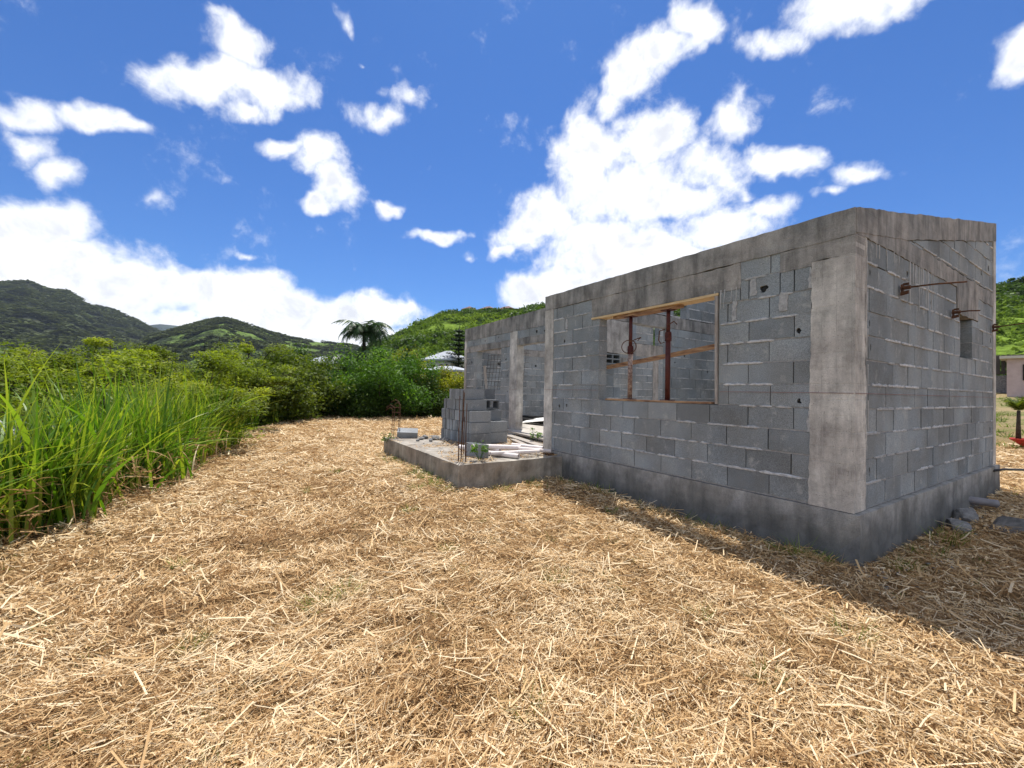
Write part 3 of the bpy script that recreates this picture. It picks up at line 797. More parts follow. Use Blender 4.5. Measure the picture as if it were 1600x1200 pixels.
# recessed wall with door opening, left pier and window opening
frW = frame((-4.11, 1.4, 0), (-1, 0, 0), (0, -1, 0))
LW = 5.86
mb = MB()
cutsW = [(1.70, 0, 2.985, 2.02), (2.985, 0, 3.30, 2.75), (3.75, .95, 5.05, 2.02), (0, 2.02, LW, 3), (5.72, 0, 6, 3)]
masonry(mb, frW, 0, LW, 0, 2.05, T, cutsW, None, .1, seed=12, holes=[(3.45, 1.93, .015, .03), (3.5, 1.72, .03, .03), (3.42, 1.3, .014, .03), (3.4, .9, .014, .03), (3.42, .5, .014, .03), (3.42, .3, .014, .03), (5.4, 1.72, .045, .04), (5.55, 1.7, .02, .02), (5.5, 1.2, .02, .03), (2.2, 2.27, .035, .045), (2.85, 2.24, .02, .02), (3.9, 2.3, .02, .02), (4.6, 2.28, .02, .025), (5.3, 2.28, .02, .02), (1.9, 2.25, .02, .02)], dark_beds=.2)
mb.build('recessed_wall', MATS, house)
for ua_, ub_ in ((0, 2.985), (3.30, 5.72)):
    mb = MB(); masonry(mb, frW, ua_, ub_, 2.185, 2.375, T, (), None, .1, seed=13, holes=[(2.2, 2.27, .035, .045), (2.85, 2.24, .02, .02), (3.9, 2.3, .02, .02), (4.6, 2.28, .02, .025), (5.3, 2.28, .02, .02), (1.9, 2.25, .02, .02)])
    mb.build('block_course', MATS, house)
mb = MB()
ragged(mb, frW, [(0, 2.375), (LW, 2.375), (LW, 2.735), (0, 2.765)], -.185, .008, 13, .006, .07, smooth_edges=(1, 3))
ragged(mb, frW, [(0, 2.022), (2.98, 2.022), (2.98, 2.185), (0, 2.185)], -.185, .006, 14, .006, .06)
ragged(mb, frW, [(3.305, 2.022), (5.72, 2.022), (5.72, 2.185), (3.305, 2.185)], -.185, .006, 15, .006, .06)
mb.build('ring_beam', BEAM, house)
mb = MB()
ragged(mb, frW, [(2.985, -.01), (3.30, -.01), (3.30, 2.372), (2.985, 2.372)], -.19, .010, 16, .006, .06)
mb.build('column', COLU, house)
mb = MB()
ragged(mb, frW, [(5.73, -.01), (LW, -.01), (LW, 2.372), (5.73, 2.372)], -.2, .010, 17, .005, .06)
mb.build('column', COLU, house)
# left end wall, partition, rear parts (seen through the openings)
frL = frame((-9.80, 1.59, 0), (0, 1, 0), (1, 0, 0))
mb = MB()
masonry(mb, frL, 0, 7.4, 0, 2.65, T, [(0, 2.05, 8, 2.25), (2.9, 0, 3.1, 3)], None, .15, seed=21, holes=[(.9, 1.75, .05, .04), (2.3, 1.75, .05, .04), (5.2, 1.5, .04, .04), (4.3, 1.1, .03, .04)])
ragged(mb, frL, [(0, 2.052), (7.4, 2.052), (7.4, 2.248), (0, 2.248)], -.175, .005, 22, .005, .08, mi=3)
ragged(mb, frL, [(2.9, 0), (3.1, 0), (3.1, 2.05), (2.9, 2.05)], -.175, .005, 23, .005, .08, mi=3)
mb.build('end_wall', MATS+[BEAM], house)
frP = frame((-3.93, .19, 0), (0, 1, 0), (1, 0, 0))
topP = lambda u: topR(u+.19)
mb = MB()
HOLEP = (2.84, 2.445, 3.25, 2.72)
cutsP = [(0, 1.42, .95, 2.21), (.95, 1.62, 1.65, 3), (1.37, 0, 2.72, 2.21), (1.2, 1.02, 1.40, 1.7), (1.0, 1.42, 1.4, 1.63), (0, 2.21, 5, 2.44), HOLEP, (0, 1.2, .6, 1.45)]
masonry(mb, frP, 0, 4.65, 0, 3.5, .15, cutsP, lambda u: topP(u)-.14, .2, seed=31, holes=[(3.6, 1.95, .02, .03), (3.2, 1.7, .03, .045), (4.0, 1.4, .02, .03), (3.6, 2.8, .02, .02), (3.95, 2.75, .02, .02), (2.9, 1.55, .02, .02)])
ragged(mb, frP, [(0, 2.212), (4.65, 2.212), (4.65, 2.438), (0, 2.438)], -.156, .006, 32, .006, .06, mi=3)
ragged(mb, frP, [(0, topP(0)-.137), (4.65, topP(4.65)-.137), (4.65, topP(4.65)), (0, topP(0))], -.158, .007, 33, .004, .06, mi=3)
mb.build('partition_wall', MATS+[BEAM], house)
mb = MB()
ragged(mb, frP, [(1.0, 1.635), (1.64, 1.635), (1.64, 2.208), (1.0, 2.208)], -.16, .012, 34, .008, .05)
mb.build('column', COLU, house)
# second room wall with column, seen through the partition's doorway
frQ = frame((-6.9, 5.35, 0), (0, 1, 0), (1, 0, 0))
mb = MB()
masonry(mb, frQ, 0, 3.6, 0, 3.35, .15, [(0, 2.0, 4, 2.35), (.75, 0, 1.0, 3)], None, .1, seed=35, beds=True)
ragged(mb, frQ, [(0, 2.002), (3.6, 2.002), (3.6, 2.35), (0, 2.35)], -.155, .005, 36, .006, .06, mi=3)
ragged(mb, frQ, [(.75, 0), (1.0, 0), (1.0, 1.998), (.75, 1.998)], -.155, .005, 37, .006, .06, mi=3)
mb.build('inner_wall', MATS+[BEAM], house)
frB = frame((-4.1, 5.2, 0), (1, 0, 0), (0, -1, 0))
mb = MB()
masonry(mb, frB, 0, 3.9, 0, 3.3, .15, (), None, .1, seed=38)
mb.build('rear_wall', MATS, house)
# ventilation block with four openings, set in the broken end of the partition
mb = MB(); x0, x1 = -4.08, -3.925; y0, y1, z0_, z1_ = 1.165, 1.545, 1.425, 1.615
ts = .022
for yy in (y0, (y0+y1)/2-ts/2, y1-ts): mb.box((x0, yy, z0_), (x1, yy+ts, z1_), 0, .5)
for zz in (z0_, (z0_+z1_)/2-ts/2, z1_-ts):
    mb.box((x0, y0+ts, zz), (x1-.002, (y0+y1)/2-ts/2, zz+ts), 0, .5); mb.box((x0, (y0+y1)/2+ts/2, zz), (x1-.002, y1-ts, zz+ts), 0, .5)
mb.box((x0-.01, y0, z0_), (x0+.01, y1, z1_), 2)  # near-black backing sheet painted in for shade behind the openings
mb.build('ventilation_block', MATS, house)
# red level line snapped on the walls 0.96 m above the floor
mb = MB()
for a_, b_ in (((-1.12, -.0125, .955), (0.0, -.0105, .9585)), ((-4.10, -.0125, .955), (-2.88, -.0105, .9585)), ((.0095, 0.0, .955), (.0115, 4.9, .9585)), ((-7.41, 1.387, .955), (-7.10, 1.389, .9585))):
    mb = MB(); mb.box(a_, b_); mb.build('level_line', CHALK, house)
# terrace slab
mb = MB()
rough_block(mb, -7.12, -1.74, -.75, -3.62, 1.2, -.06, .16, .011, 5)
mb.build('terrace', SLAB, house)

# ------------------------------------------------------------------ window carpentry and steel props
def plank(name, a, b, wid, th, mat, label, cat='plank', side=(0, 1, 0), group=None, taper=False):
    a, b = np.array(a, float), np.array(b, float); d = unit(b-a); s = np.array(side, float); s = unit(s-d*np.dot(s, d)); n = np.cross(d, s)
    mb = MB(); m = 8; vs = []
    for i in range(m+1):
        t = i/m; p = a+(b-a)*t; ww = wid/2*(1-.55*(abs(2*t-1)**6) if taper else 1)
        sag = n*math.sin(t*PI)*.004
        for q in ((-ww, -th/2), (ww, -th/2), (ww, th/2), (-ww, th/2)): vs.append(p+sag+s*q[0]+n*q[1])
    fs = []
    for i in range(m):
        for q in range(4): fs.append((i*4+q, i*4+(q+1) % 4, (i+1)*4+(q+1) % 4, (i+1)*4+q))
    fs += [(3, 2, 1, 0), (m*4, m*4+1, m*4+2, m*4+3)]
    root = bpy.data.meshes.new(name)
    o = None
    base = Vector((a+b)/2)
    mbv = [(v[0]-base.x, v[1]-base.y, v[2]-base.z) for v in vs]
    root.from_pydata(mbv, [], fs); root.materials.append(mat); root.update()
    o = link_mesh(name, root); o.location = base
    return tag(o, label, cat, group)
plank('timber_plank', (-1.145, .072, 1.962), (-3.02, .072, 1.960), .175, .026, WOOD, 'pale timber board lining the head of the big window opening')
plank('timber_plank', (-1.62, .072, 1.930), (-2.66, .072, 1.932), .13, .036, WOOD_D, 'short brown plank clamped on top of the two red props', taper=True)
plank('timber_plank', (-1.10, .19, 1.47), (-2.95, .19, 1.275), .07, .045, WOOD_D, 'long stained plank crossing the window opening at mid height behind the props')
plank('timber_plank', (-1.153, .07, .83), (-1.163, .07, 1.945), .17, .026, WOOD_G, 'weathered upright board lining the right jamb of the big window', side=(0, 1, 0))
plank('timber_plank', (-1.22, .075, .836), (-2.75, .075, .834), .13, .022, WOOD_D, 'thin dark board lying on the sill of the big window')
def prop(x, y, z0, z1, zc, mat, label, rot, big):
    root = empty('steel_prop', (x, y, z0), label, 'prop', 'steel props in the window opening')
    mb = MB(); mb.box((x-.06, y-.06, z0), (x+.06, y+.06, z0+.008)); mb.build('base_plate', RUSTRED, root)
    mb = MB(); mb.tube([(x, y, z0+.008), (x, y, zc-.03)], .029, 14); mb.build('outer_tube', mat, root, True)
    mb = MB(); mb.tube([(x, y, zc-.03), (x, y, z1-.008)], .023, 12); mb.build('inner_tube', RUSTRED, root, True)
    mb = MB(); mb.tube([(x, y, zc-.075), (x, y, zc+.03)], .036, 12)
    for k in range(5): mb.tube([(x, y, zc-.07+k*.018), (x, y, zc-.062+k*.018)], .040, 12)
    nut = mb.build('collar', RUSTRED, root)
    mb = MB(); c, s = math.cos(rot), math.sin(rot)
    if big:
        pts = [(x+c*.10*math.cos(q), y+s*.10*math.cos(q)-.03, zc+.02+.085*math.sin(q)) for q in [i*2*PI/16 for i in range(17)]]
        mb.tube(pts, .006, 6); mb.tube([(x, y-.03, zc+.08), (x+c*.16, y-.03+s*.16, zc+.13), (x+c*.15, y-.03, zc+.085)], .006, 6)
    else:
        mb.tube([(x-.03, y-.03, zc+.06), (x-.10, y-.03, zc+.05), (x-.11, y-.03, zc-.06), (x-.08, y-.03, zc-.10), (x-.03, y-.03, zc-.09)], .007, 6)
        mb.tube([(x+.02, y-.03, zc+.11), (x+.10, y-.03, zc+.14), (x+.14, y-.03, zc+.10)], .006, 6)
    mb.build('handle', RUST, root)
    mb = MB(); mb.box((x-.07, y-.055, z1-.008), (x+.07, y+.055, z1)); mb.build('top_plate', RUSTRED, root)
prop(-2.38, .075, .846, 1.912, 1.50, RUSTPALE, 'slim rusty steel prop with flaking paint and round handle in the window', .3, True)
prop(-1.81, .075, .846, 1.910, 1.62, RUSTRED, 'thicker dark red steel prop nearer the right jamb of the window', .2, False)

# ------------------------------------------------------------------ clamps and rods on the gable
def tie_rod(y, z, vec, label, seed):
    root = empty('clamp_rod', (0.012, y, z), label, 'clamp', 'rusty clamp rods sticking out of the gable wall')
    mb = MB(); x = .012
    mb.obox((x+.012, y, z-.01), (.006, 0, 0), (0, .020, .006), (0, -.008, .044)); mb.obox((x+.035, y+.01, z+.035), (.020, 0, 0), (0, .011, 0), (0, 0, .009))
    mb.obox((x+.03, y-.01, z-.05), (.028, 0, .006), (0, .014, 0), (0, 0, .014)); mb.tube([(x, y, z), (x+.07, y, z)], .018, 8)
    mb.build('clamp_head', RUST, root)
    mb = MB(); a = np.array([x+.05, y, z]); b = a+np.array(vec); mb.tube([a, (a+b)/2+np.array([0, 0, .006]), b], .0078, 8)
    mb.build('rod', RUST, root, True)
tie_rod(1.02, 1.945, (.33, .24, .02), 'rusty clamp with a long rod on the gable wall nearest the house corner', 1)
tie_rod(2.72, 1.915, (.16, .06, .0), 'short rusty clamp on the gable wall left of the small recess', 2)
tie_rod(4.74, 1.945, (.55, .15, .05), 'rusty clamp with a thin rod at the far edge of the gable wall', 3)
# black hose from the gable's foot across the yard
mb = MB()
hp_ = [(.02, 4.6, -.06), (.10, 4.9, -.05), (.2, 5.6, -.10), (.35, 6.8, -.18), (.6, 8.2, -.3), (1.2, 9.2, float(gz(1.2, 9.2))+.02), (2.4, 10, float(gz(2.4, 10))+.02), (4, 10.2, float(gz(4, 10.2))+.02)]
mb.tube(hp_, .017, 8); tag(mb.build('hose', BLACKP, None, True), 'black hose running from the foot of the gable wall across the yard', 'hose')
# grey waste pipe
mb = MB(); a, b = np.array([.0, 3.36, -.30]), np.array([.24, 3.52, -.32]); n = 16
mb.tube([a, b], .045, n, cap=False); mb.tube([b, a], .038, n, cap=False)
d = unit(b-a); s1 = unit(np.cross(d, [0, 0, 1])); s2 = np.cross(d, s1)
ring = [b+r_*(math.cos(2*PI*k/n)*s1+math.sin(2*PI*k/n)*s2) for r_ in (.045, .038) for k in range(n)]
mb.add(ring, [(k, (k+1) % n, n+(k+1) % n, n+k) for k in range(n)])
tag(mb.build('waste_pipe', PVCG, None, True), 'grey plastic waste pipe sticking out of the gable plinth', 'pipe')
def chunk(name, loc, size, mat, label, cat, seed, rot=0., tilt=0.):
    rg = np.random.default_rng(seed); mb = MB()
    import bmesh
    bm = bmesh.new(); bmesh.ops.create_icosphere(bm, subdivisions=3, radius=1)
    pl = [(unit(rg.normal(size=3)), rg.uniform(.55, .8)) for _ in range(9)]
    for v in bm.verts:
        c = np.array(v.co)
        for nrm, dd in pl:
            e = np.dot(c, nrm)
            if e > dd: c = c-nrm*(e-dd)
        c = c*(1+.03*rg.normal()); v.co = Vector(c*np.array(size))
    me = bpy.data.meshes.new(name); bm.to_mesh(me); bm.free(); me.materials.append(mat)
    o = link_mesh(name, me); o.location = loc; o.rotation_euler = (tilt, tilt*.5, rot)
    return tag(o, label, cat)
def on(x, y, dz=0): return (x, y, float(gz(x, y))+dz)
chunk('concrete_chunk', on(.17, 2.15, .04), (.11, .15, .11), CHIP, 'dark rough lump of concrete against the gable plinth', 'rubble', 1)
chunk('concrete_chunk', on(.15, 2.62, .07), (.12, .14, .13), CHIP, 'pale lump of spilt concrete below the waste pipe', 'rubble', 2)
# broken slab leaning in the shade
mb = MB(); fr_ = lambda u, w_, z: np.array([.46, 2.55, float(gz(.46, 2.55))+.07])+u*np.array([.75, -.3, .1])+z*np.array([.22, .45, .75])+w_*np.array([.55, -.55, .5])
mb.prism([(-.16, -.09), (.02, -.15), (.15, -.04), (.15, .09), (-.13, .10)], fr_, -.04, .04)
tag(mb.build('broken_slab', CHIP), 'flat broken piece of concrete lying in the shade beside the gable', 'rubble')

# ------------------------------------------------------------------ blocks stacked on the terrace
def block_mesh(name, L, Tk, H, cells=2, wall=.024, tone=.5, mat=None):
    """hollow block, long side along y, cells open top and bottom"""
    me = bpy.data.meshes.new(name); vs = []; fs = []
    outer = [(-Tk/2, -L/2), (Tk/2, -L/2), (Tk/2, L/2), (-Tk/2, L/2)]; cl = []
    cw = (L-wall*(cells+1))/max(cells, 1)
    for k in range(cells):
        y0 = -L/2+wall+k*(cw+wall); cl.append([(-Tk/2+wall, y0), (Tk/2-wall, y0), (Tk/2-wall, y0+cw), (-Tk/2+wall, y0+cw)])
    rings = [outer]+cl; flat_ = [p for r_ in rings for p in r_]; n = len(flat_)
    vs = [(x, y, 0) for x, y in flat_]+[(x, y, H) for x, y in flat_]
    tris = tessellate_polygon([[Vector((x, y, 0)) for x, y in r_] for r_ in rings])
    for tr in tris:
        A, B, C_ = (Vector((*flat_[i], 0)) for i in tr); ccw = (B-A).cross(C_-A).z > 0
        t_ = tr if ccw else tr[::-1]; fs.append(tuple(i+n for i in t_)); fs.append(tuple(t_[::-1]))
    b = 0
    for ri, r_ in enumerate(rings):
        m = len(r_)
        for i in range(m):
            q = (b+i, b+(i+1) % m, b+(i+1) % m+n, b+i+n); fs.append(q if ri == 0 else q[::-1])
        b += m
    me.from_pydata(vs, [], fs); me.materials.append(mat or BLOCK_L)
    at = me.attributes.new('tone', 'FLOAT', 'FACE'); at.data.foreach_set('value', [tone]*len(fs)); me.update()
    return me
thin = [block_mesh('thin_block_%s' % c, .40, .091, .1935, 3, .018, tn) for c, tn in (('a', .3), ('b', .5), ('c', .75))]
wide = block_mesh('wide_block', .40, .19, .198, 2, .03, .35)
ROWN = ['bottom row', 'second row', 'middle row', 'fourth row', 'top row']
ORD = ['first','second','third','fourth','fifth','sixth','seventh','eighth','ninth','tenth','eleventh','twelfth','thirteenth','fourteenth','fifteenth']
def lay(me, x, y, z, row, stack, n_=0, lab=None, rz=0., rx=0.):
    o = link_mesh('concrete_block', me); o.location = (x, y, z); o.rotation_euler = (rx, 0, rz)
    tag(o, 'thin grey block, %s from the doorway side, %s of the %s terrace stack' % (ORD[n_], ROWN[row], stack), 'concrete block', 'thin grey blocks stacked on the terrace')
for row, (xa, xb) in enumerate([(-5.27, -6.62), (-5.27, -6.60), (-5.29, -6.60), (-5.45, -6.50), (-5.54, -6.32)]):
    x = xa-.05; n_ = -1; x -= rnd.uniform(0, .012)
    while x > xb:
        n_ += 1
        lay(rnd.choice(thin), x, -.52+rnd.uniform(-.018, .018)-(.0 if row < 3 else .0), -.052+row*.2005, row, 'front', n_, rz=rnd.uniform(-.012, .012)); x -= .1000+rnd.uniform(0, .007)
for row, (xa, xb) in enumerate([(-5.40, -6.5), (-5.40, -6.5), (-5.62, -6.4)]):
    x = xa-.05; n_ = -1
    while x > xb:
        n_ += 1
        lay(rnd.choice(thin), x, -.09+rnd.uniform(-.006, .006), -.052+row*.2005, row, 'rear', n_, rz=rnd.uniform(-.012, .012)); x -= .1000+rnd.uniform(0, .007)
# wide hollow block lying on its side, cells facing the gable side
o = link_mesh('concrete_block', wide); o.location = (-5.90, -.10, .555+.095); o.rotation_euler = (0, PI/2, 0)
tag(o, 'wide dark block lying on its side on the rear stack with its two cells showing', 'concrete block')
o = link_mesh('concrete_block', wide); o.location = (-6.02, -.08, .752); o.rotation_euler = (0, 0, .05)
tag(o, 'wide dark block topping the rear stack above the block with open cells', 'concrete block')
o = link_mesh('concrete_block', block_mesh('broad_block', .40, .15, .198, 0, .025, .75)); o.rotation_euler = (R(6), R(112), -.25); o.location = (-6.98, -1.3, .06)
tag(o, 'grey block lying tilted on the rubble at the far left of the terrace', 'concrete block')
o = link_mesh('concrete_block', thin[1]); o.location = (-4.12, -1.22, -.055); o.rotation_euler = (0, 0, 1.9)
tag(o, 'small grey block half under the pale tubes at the terrace edge', 'concrete block')
for i, (dx, dy, s_) in enumerate([(.35, .18, .06), (.5, .05, .045), (.62, .3, .07), (.8, .12, .05), (.25, .4, .05), (.95, .35, .06), (.7, -.1, .035)]):
    chunk('rubble_lump', (-6.95+dx, -1.25+dy, -.06+s_*.5), (s_*1.4, s_, s_*.8), CHIP, ['grey brick-sized lump beside the tilted block on the terrace','small flake of rubble right of the tilted terrace block','largest lump in the rubble behind the tilted terrace block','flat rubble lump midway between tilted block and stack','rubble lump behind the tilted terrace block','rubble lump close to the foot of the block stack','smallest rubble crumb at the terrace rim'][i], 'rubble', 20+i, i)
# pale tubes
tubes = [((-4.55,-1.15,.05),(-3.95,-.55,.06),.038),((-4.50,-.62,.00),(-4.10,-1.30,.10),.034),((-4.75,-.95,-.02),(-4.15,-.80,.0),.036),((-4.2,-1.0,-.02),(-3.7,-.75,-.02),.036),
         ((-4.7,-.5,-.02),(-4.1,-.2,-.01),.036),((-4.0,-1.05,.0),(-3.75,-.35,.02),.03),((-4.35,-.45,.05),(-3.85,-.20,.045),.034),((-4.95,-1.1,-.02),(-4.45,-1.0,-.01),.04),((-3.95,-.6,.05),(-3.8,-.1,.0),.03)]
tl = ['long pale tube lying on top of the tube pile','pale tube poking up over the front of the tube pile','pale tube under the left side of the tube pile','short pale tube low at the right of the tube pile','pale tube at the back of the tube pile by the block stack',
      'thin pinkish tube slanting at the right end of the tube pile','upper pale tube at the rear of the tube pile','pale tube farthest left, beside the rebar bundle','thin pale tube nearest the house column']
for (a, b, r_), lb in zip(tubes, tl):
    mb = MB(); a, b = np.array(a), np.array(b); n = 12
    mb.tube([a, b], r_, n, cap=False); mb.tube([b, a], r_*.82, n, cap=False)
    d = unit(b-a); s1 = unit(np.cross(d, [0, 0, 1])); s2 = np.cross(d, s1)
    for e, sg in ((a, -1), (b, 1)):
        ring = [e+q*(math.cos(2*PI*k/n)*s1+math.sin(2*PI*k/n)*s2) for q in (r_, r_*.82) for k in range(n)]
        mb.add(ring, [(k, (k+1) % n, n+(k+1) % n, n+k) for k in range(n)])
    tag(mb.build('plastic_tube', PVC, None, True), lb, 'tube', 'pale tubes piled on the terrace')
# planks by the doorway
pk = [((-6.6, 1.0, .0), (-4.6, .75, .02), .14, .03, 'grey plank nearest the doorway on the terrace'), ((-6.4, .82, .03), (-4.5, .45, .05), .12, .03, 'grey plank in the middle of the planks before the doorway'), ((-6.2, .62, -.03), (-4.45, .2, -.02), .16, .035, 'broad grey plank at the front of the planks before the doorway'),
      ((-5.6, .35, -.035), (-4.3, -.1, -.02), .10, .025, 'narrow plank beside the tubes on the terrace')]
for a, b, wd, th, lb in pk: plank('timber_plank', a, b, wd, th, WOOD_G, lb, side=(.2, 1, 0), group='planks lying before the doorway')
# rebar: bundle at the front corner, tied cage at the far corner
root = empty('rebar_bundle', (-3.85, -1.6, -.06), 'bundle of upright rusty starter bars at the near corner of the terrace', 'rebar')
for k, (dx, dy, h, l1, l2) in enumerate([(0, 0, .98, .01, .02), (.05, .03, .62, .03, .0), (-.06, .04, .95, .0, .03), (.02, .10, .80, -.02, .02), (-.10, .0, .45, -.03, .0), (.09, .09, .38, .02, -.02), (-.03, -.05, .9, .015, 0)]):
    mb = MB(); x, y = -3.85+dx*.6, -1.6+dy*.6
    mb.tube([(x, y, -.08), (x+l1*.4, y+l2*.5, h*.5), (x+l1, y+l2, h-.06)], .0055, 6); mb.build('bar', RUST, root)
for z in (.08, .2):
    mb = MB(); mb.tube([(-3.915, -1.635, z), (-3.795, -1.635, z), (-3.79, -1.53, z), (-3.91, -1.53, z), (-3.915, -1.635, z)], .003, 5); mb.build('stirrup', RUST, root)
root = empty('rebar_cage', (-7.0, -1.62, -.06), 'thin rusty rebar cage with bent tips at the far corner of the terrace', 'rebar')
for k, (dx, dy) in enumerate([(0, 0), (.13, .0), (.12, .12), (.01, .13)]):
    mb = MB(); x, y = -7.0+dx, -1.62+dy; h = .62+.05*k
    mb.tube([(x, y, -.08), (x+.01, y, h*.6), (x, y+.01, h-.12), (x-.05-.1*(k % 2), y-.03, h-.07), (x-.16-.12*(k % 2), y-.08, h-.13)], .006, 6); mb.build('bar', RUST, root)
for z in (.1, .28, .45, .55):
    mb = MB(); mb.tube([(-7.01, -1.63, z), (-6.86, -1.63, z), (-6.87, -1.49, z), (-7.0, -1.48, z), (-7.01, -1.63, z)], .004, 5); mb.build('stirrup', RUST, root)
# rusty bracket at the foot of the left column
mb = MB(); mb.box((-3.98, -.14, -.12), (-3.78, -.06, -.05)); mb.box((-3.80, -.18, -.15), (-3.76, -.05, -.03)); mb.tube([(-4.05, -.12, -.08), (-3.7, -.14, -.1)], .012, 8)
tag(mb.build('steel_bracket', RUST), 'rusty steel clamp stuck on the plinth below the left column', 'bracket')
# inside the doorway: black drain pipes, pale sheet, steel frame stand
for k, (a, b, r_, lb) in enumerate([((-9.4, 3.0, .10), (-6.9, 3.6, .20), .075, 'upper black drain pipe lying inside behind the doorway'), ((-9.3, 2.8, .07), (-7.0, 3.1, .06), .07, 'lower black drain pipe lying inside behind the doorway')]):
    mb = MB(); mb.tube([a, b], r_, 14); tag(mb.build('drain_pipe', BLACKP, None, True), lb, 'pipe', 'black drain pipes inside the house')
plank('plastic_sheet', (-8.7, 2.75, .05), (-7.4, 2.95, .22), .42, .012, WHITE, 'pale curved sheet leaning on the black pipes inside the doorway', 'sheet', side=(.3, 1, .3))
root = empty('steel_stand', (-7.6, 2.75, 1.2), 'dark steel angle stand hanging from the lintel inside the doorway', 'steel stand')
mb = MB(); mb.box((-7.62, 2.73, 1.42), (-7.55, 2.80, 2.28)); mb.build('post', RUSTRED, root)
mb = MB(); mb.box((-7.62, 2.73, 2.20), (-6.5, 2.80, 2.26)); mb.build('arm', RUSTRED, root)
mb = MB(); mb.tube([(-7.58, 2.765, 1.72), (-6.95, 2.765, 2.2)], .014, 8); mb.build('brace', RUST, root)
mb = MB(); mb.tube([(-7.585+.07*math.cos(q), 2.70, 2.05+.07*math.sin(q)) for q in [i*PI/6 for i in range(13)]], .010, 6); mb.build('ring', RUST, root)
# welded mesh leaning in the far window opening
root = empty('mesh_panel', (-9.3, 2.1, 0), 'dark welded steel mesh panel leaning inside the far window opening', 'mesh panel')
mb = MB()
for i in range(12): mb.tube([(-9.55+i*.13, 1.85+i*.035, .9), (-9.58+i*.13, 2.0+i*.035, 2.0)], .006, 4)
for i in range(9): mb.tube([(-9.6, 1.84+i*.02, .92+i*.13), (-8.0, 2.26+i*.02, .92+i*.13)], .005, 4)
mb.build('grid', PANEL, root)
plank('timber_plank', (-9.06, 1.66, .95), (-9.09, 1.60, 1.62), .07, .02, WOOD_G, 'pale strip of board standing in the far window opening', side=(.6, .6, 0))
plank('timber_plank', (-3.75, .85, .75), (-3.62, 1.65, .30), .08, .02, WOOD_G, 'grey offcut leaning in front of the broken partition')

# ------------------------------------------------------------------ straw
STRAW = None
def mat_straw():
    m, t, b = new_mat('dry_straw'); tone = t.attr('tone')
    c = t.ramp(tone, [(0, (.25, .135, .052)), (.28, (.50, .315, .145)), (.6, (.70, .49, .25)), (1, (.88, .73, .49))])
    t.l.new(c, b.inputs['Base Color']); b.inputs['Roughness'].default_value = .7; b.inputs['Specular IOR Level'].default_value = .2
    tr = t.n.new('ShaderNodeBsdfTranslucent'); t.l.new(c, tr.inputs[0]); mx = t.n.new('ShaderNodeMixShader'); mx.inputs[0].default_value = .3
    t.l.new(b.outputs[0], mx.inputs[1]); t.l.new(tr.outputs[0], mx.inputs[2]); t.l.new(mx.outputs[0], t.n['Material Output'].inputs[0])
    return m
STRAW = mat_straw()
L_SPROUT = mat_leaf('green_sprouts', (.06, .09, .015), (.14, .22, .03), (.30, .34, .09), .35)
def in_building(X, Y):
    a = (X > -4.16) & (X < .065) & (Y > -.05) & (Y < 5.3)
    b = (X > -7.15) & (X < -3.6) & (Y > -1.77) & (Y < 1.5)
    c = (X > -10) & (X < -4) & (Y > 1.2) & (Y < 9.2)
    return a | b | c
def ribbons(name, X, Y, Z0, L, W, ang, pitch, curl, tone, mat, twist=None, segs=2, taper=True, parent=None, side_up=None, label=None, cat=None):
    """bent ribbons starting at (X,Y,Z0) heading ang with slope pitch, bending by curl"""
    N = len(X); t = np.linspace(0, 1, segs+1)
    P = np.zeros((N, segs+1, 3)); P[:, 0] = np.stack([X, Y, Z0], 1)
    for k in range(segs):
        pt = pitch+curl*(k+.5)/segs
        st = L/segs
        P[:, k+1, 0] = P[:, k, 0]+np.cos(pt)*np.cos(ang)*st
        P[:, k+1, 1] = P[:, k, 1]+np.cos(pt)*np.sin(ang)*st
        P[:, k+1, 2] = P[:, k, 2]+np.sin(pt)*st
    sx, sy = -np.sin(ang), np.cos(ang)
    tw = twist if twist is not None else np.zeros(N)
    S = np.stack([sx*np.cos(tw), sy*np.cos(tw), np.sin(tw)], 1)
    V = np.zeros((N, segs+1, 2, 3))
    for k in range(segs+1):
        ww = W*(.5 if not taper else .5*((1-t[k]**2)*.95+.05) if taper == 1 else .5*(.55+.45*math.sin(PI*min(1, t[k]+.25)))*(1-t[k]**3*.95))
        V[:, k, 0] = P[:, k]-S*ww[:, None]; V[:, k, 1] = P[:, k]+S*ww[:, None]
    V = V.reshape(-1, 3); base = np.arange(N)[:, None]*(2*(segs+1)); ks = np.arange(segs)[None, :]*2
    q0 = base+ks; Q = np.stack([q0, q0+1, q0+3, q0+2], -1).reshape(-1, 4)
    o = np_mesh(name, V, 4, mat, np.repeat(tone, segs), parent, Q)
    if label: tag(o, label, cat, kind='stuff')
    return o
rng = np.random.default_rng(12)
def sample_yard(n, r0, r1, dens_pow, a0=None, a1=None):
    """points round the viewing spot, thicker where the ground is near"""
    a0 = A_R-.35 if a0 is None else a0; a1 = A_L+.35 if a1 is None else a1
    u = rng.random(n); p = 2-dens_pow
    RR = (r0**p+(r1**p-r0**p)*u)**(1/p); A = rng.uniform(a0, a1, n)
    X = EYE[0]+np.cos(A)*RR; Y = EYE[1]+np.sin(A)*RR
    return X, Y, RR
def flow(X, Y): return 2*PI*(fbm(X*.35+3, Y*.35, 2, 55))+.9
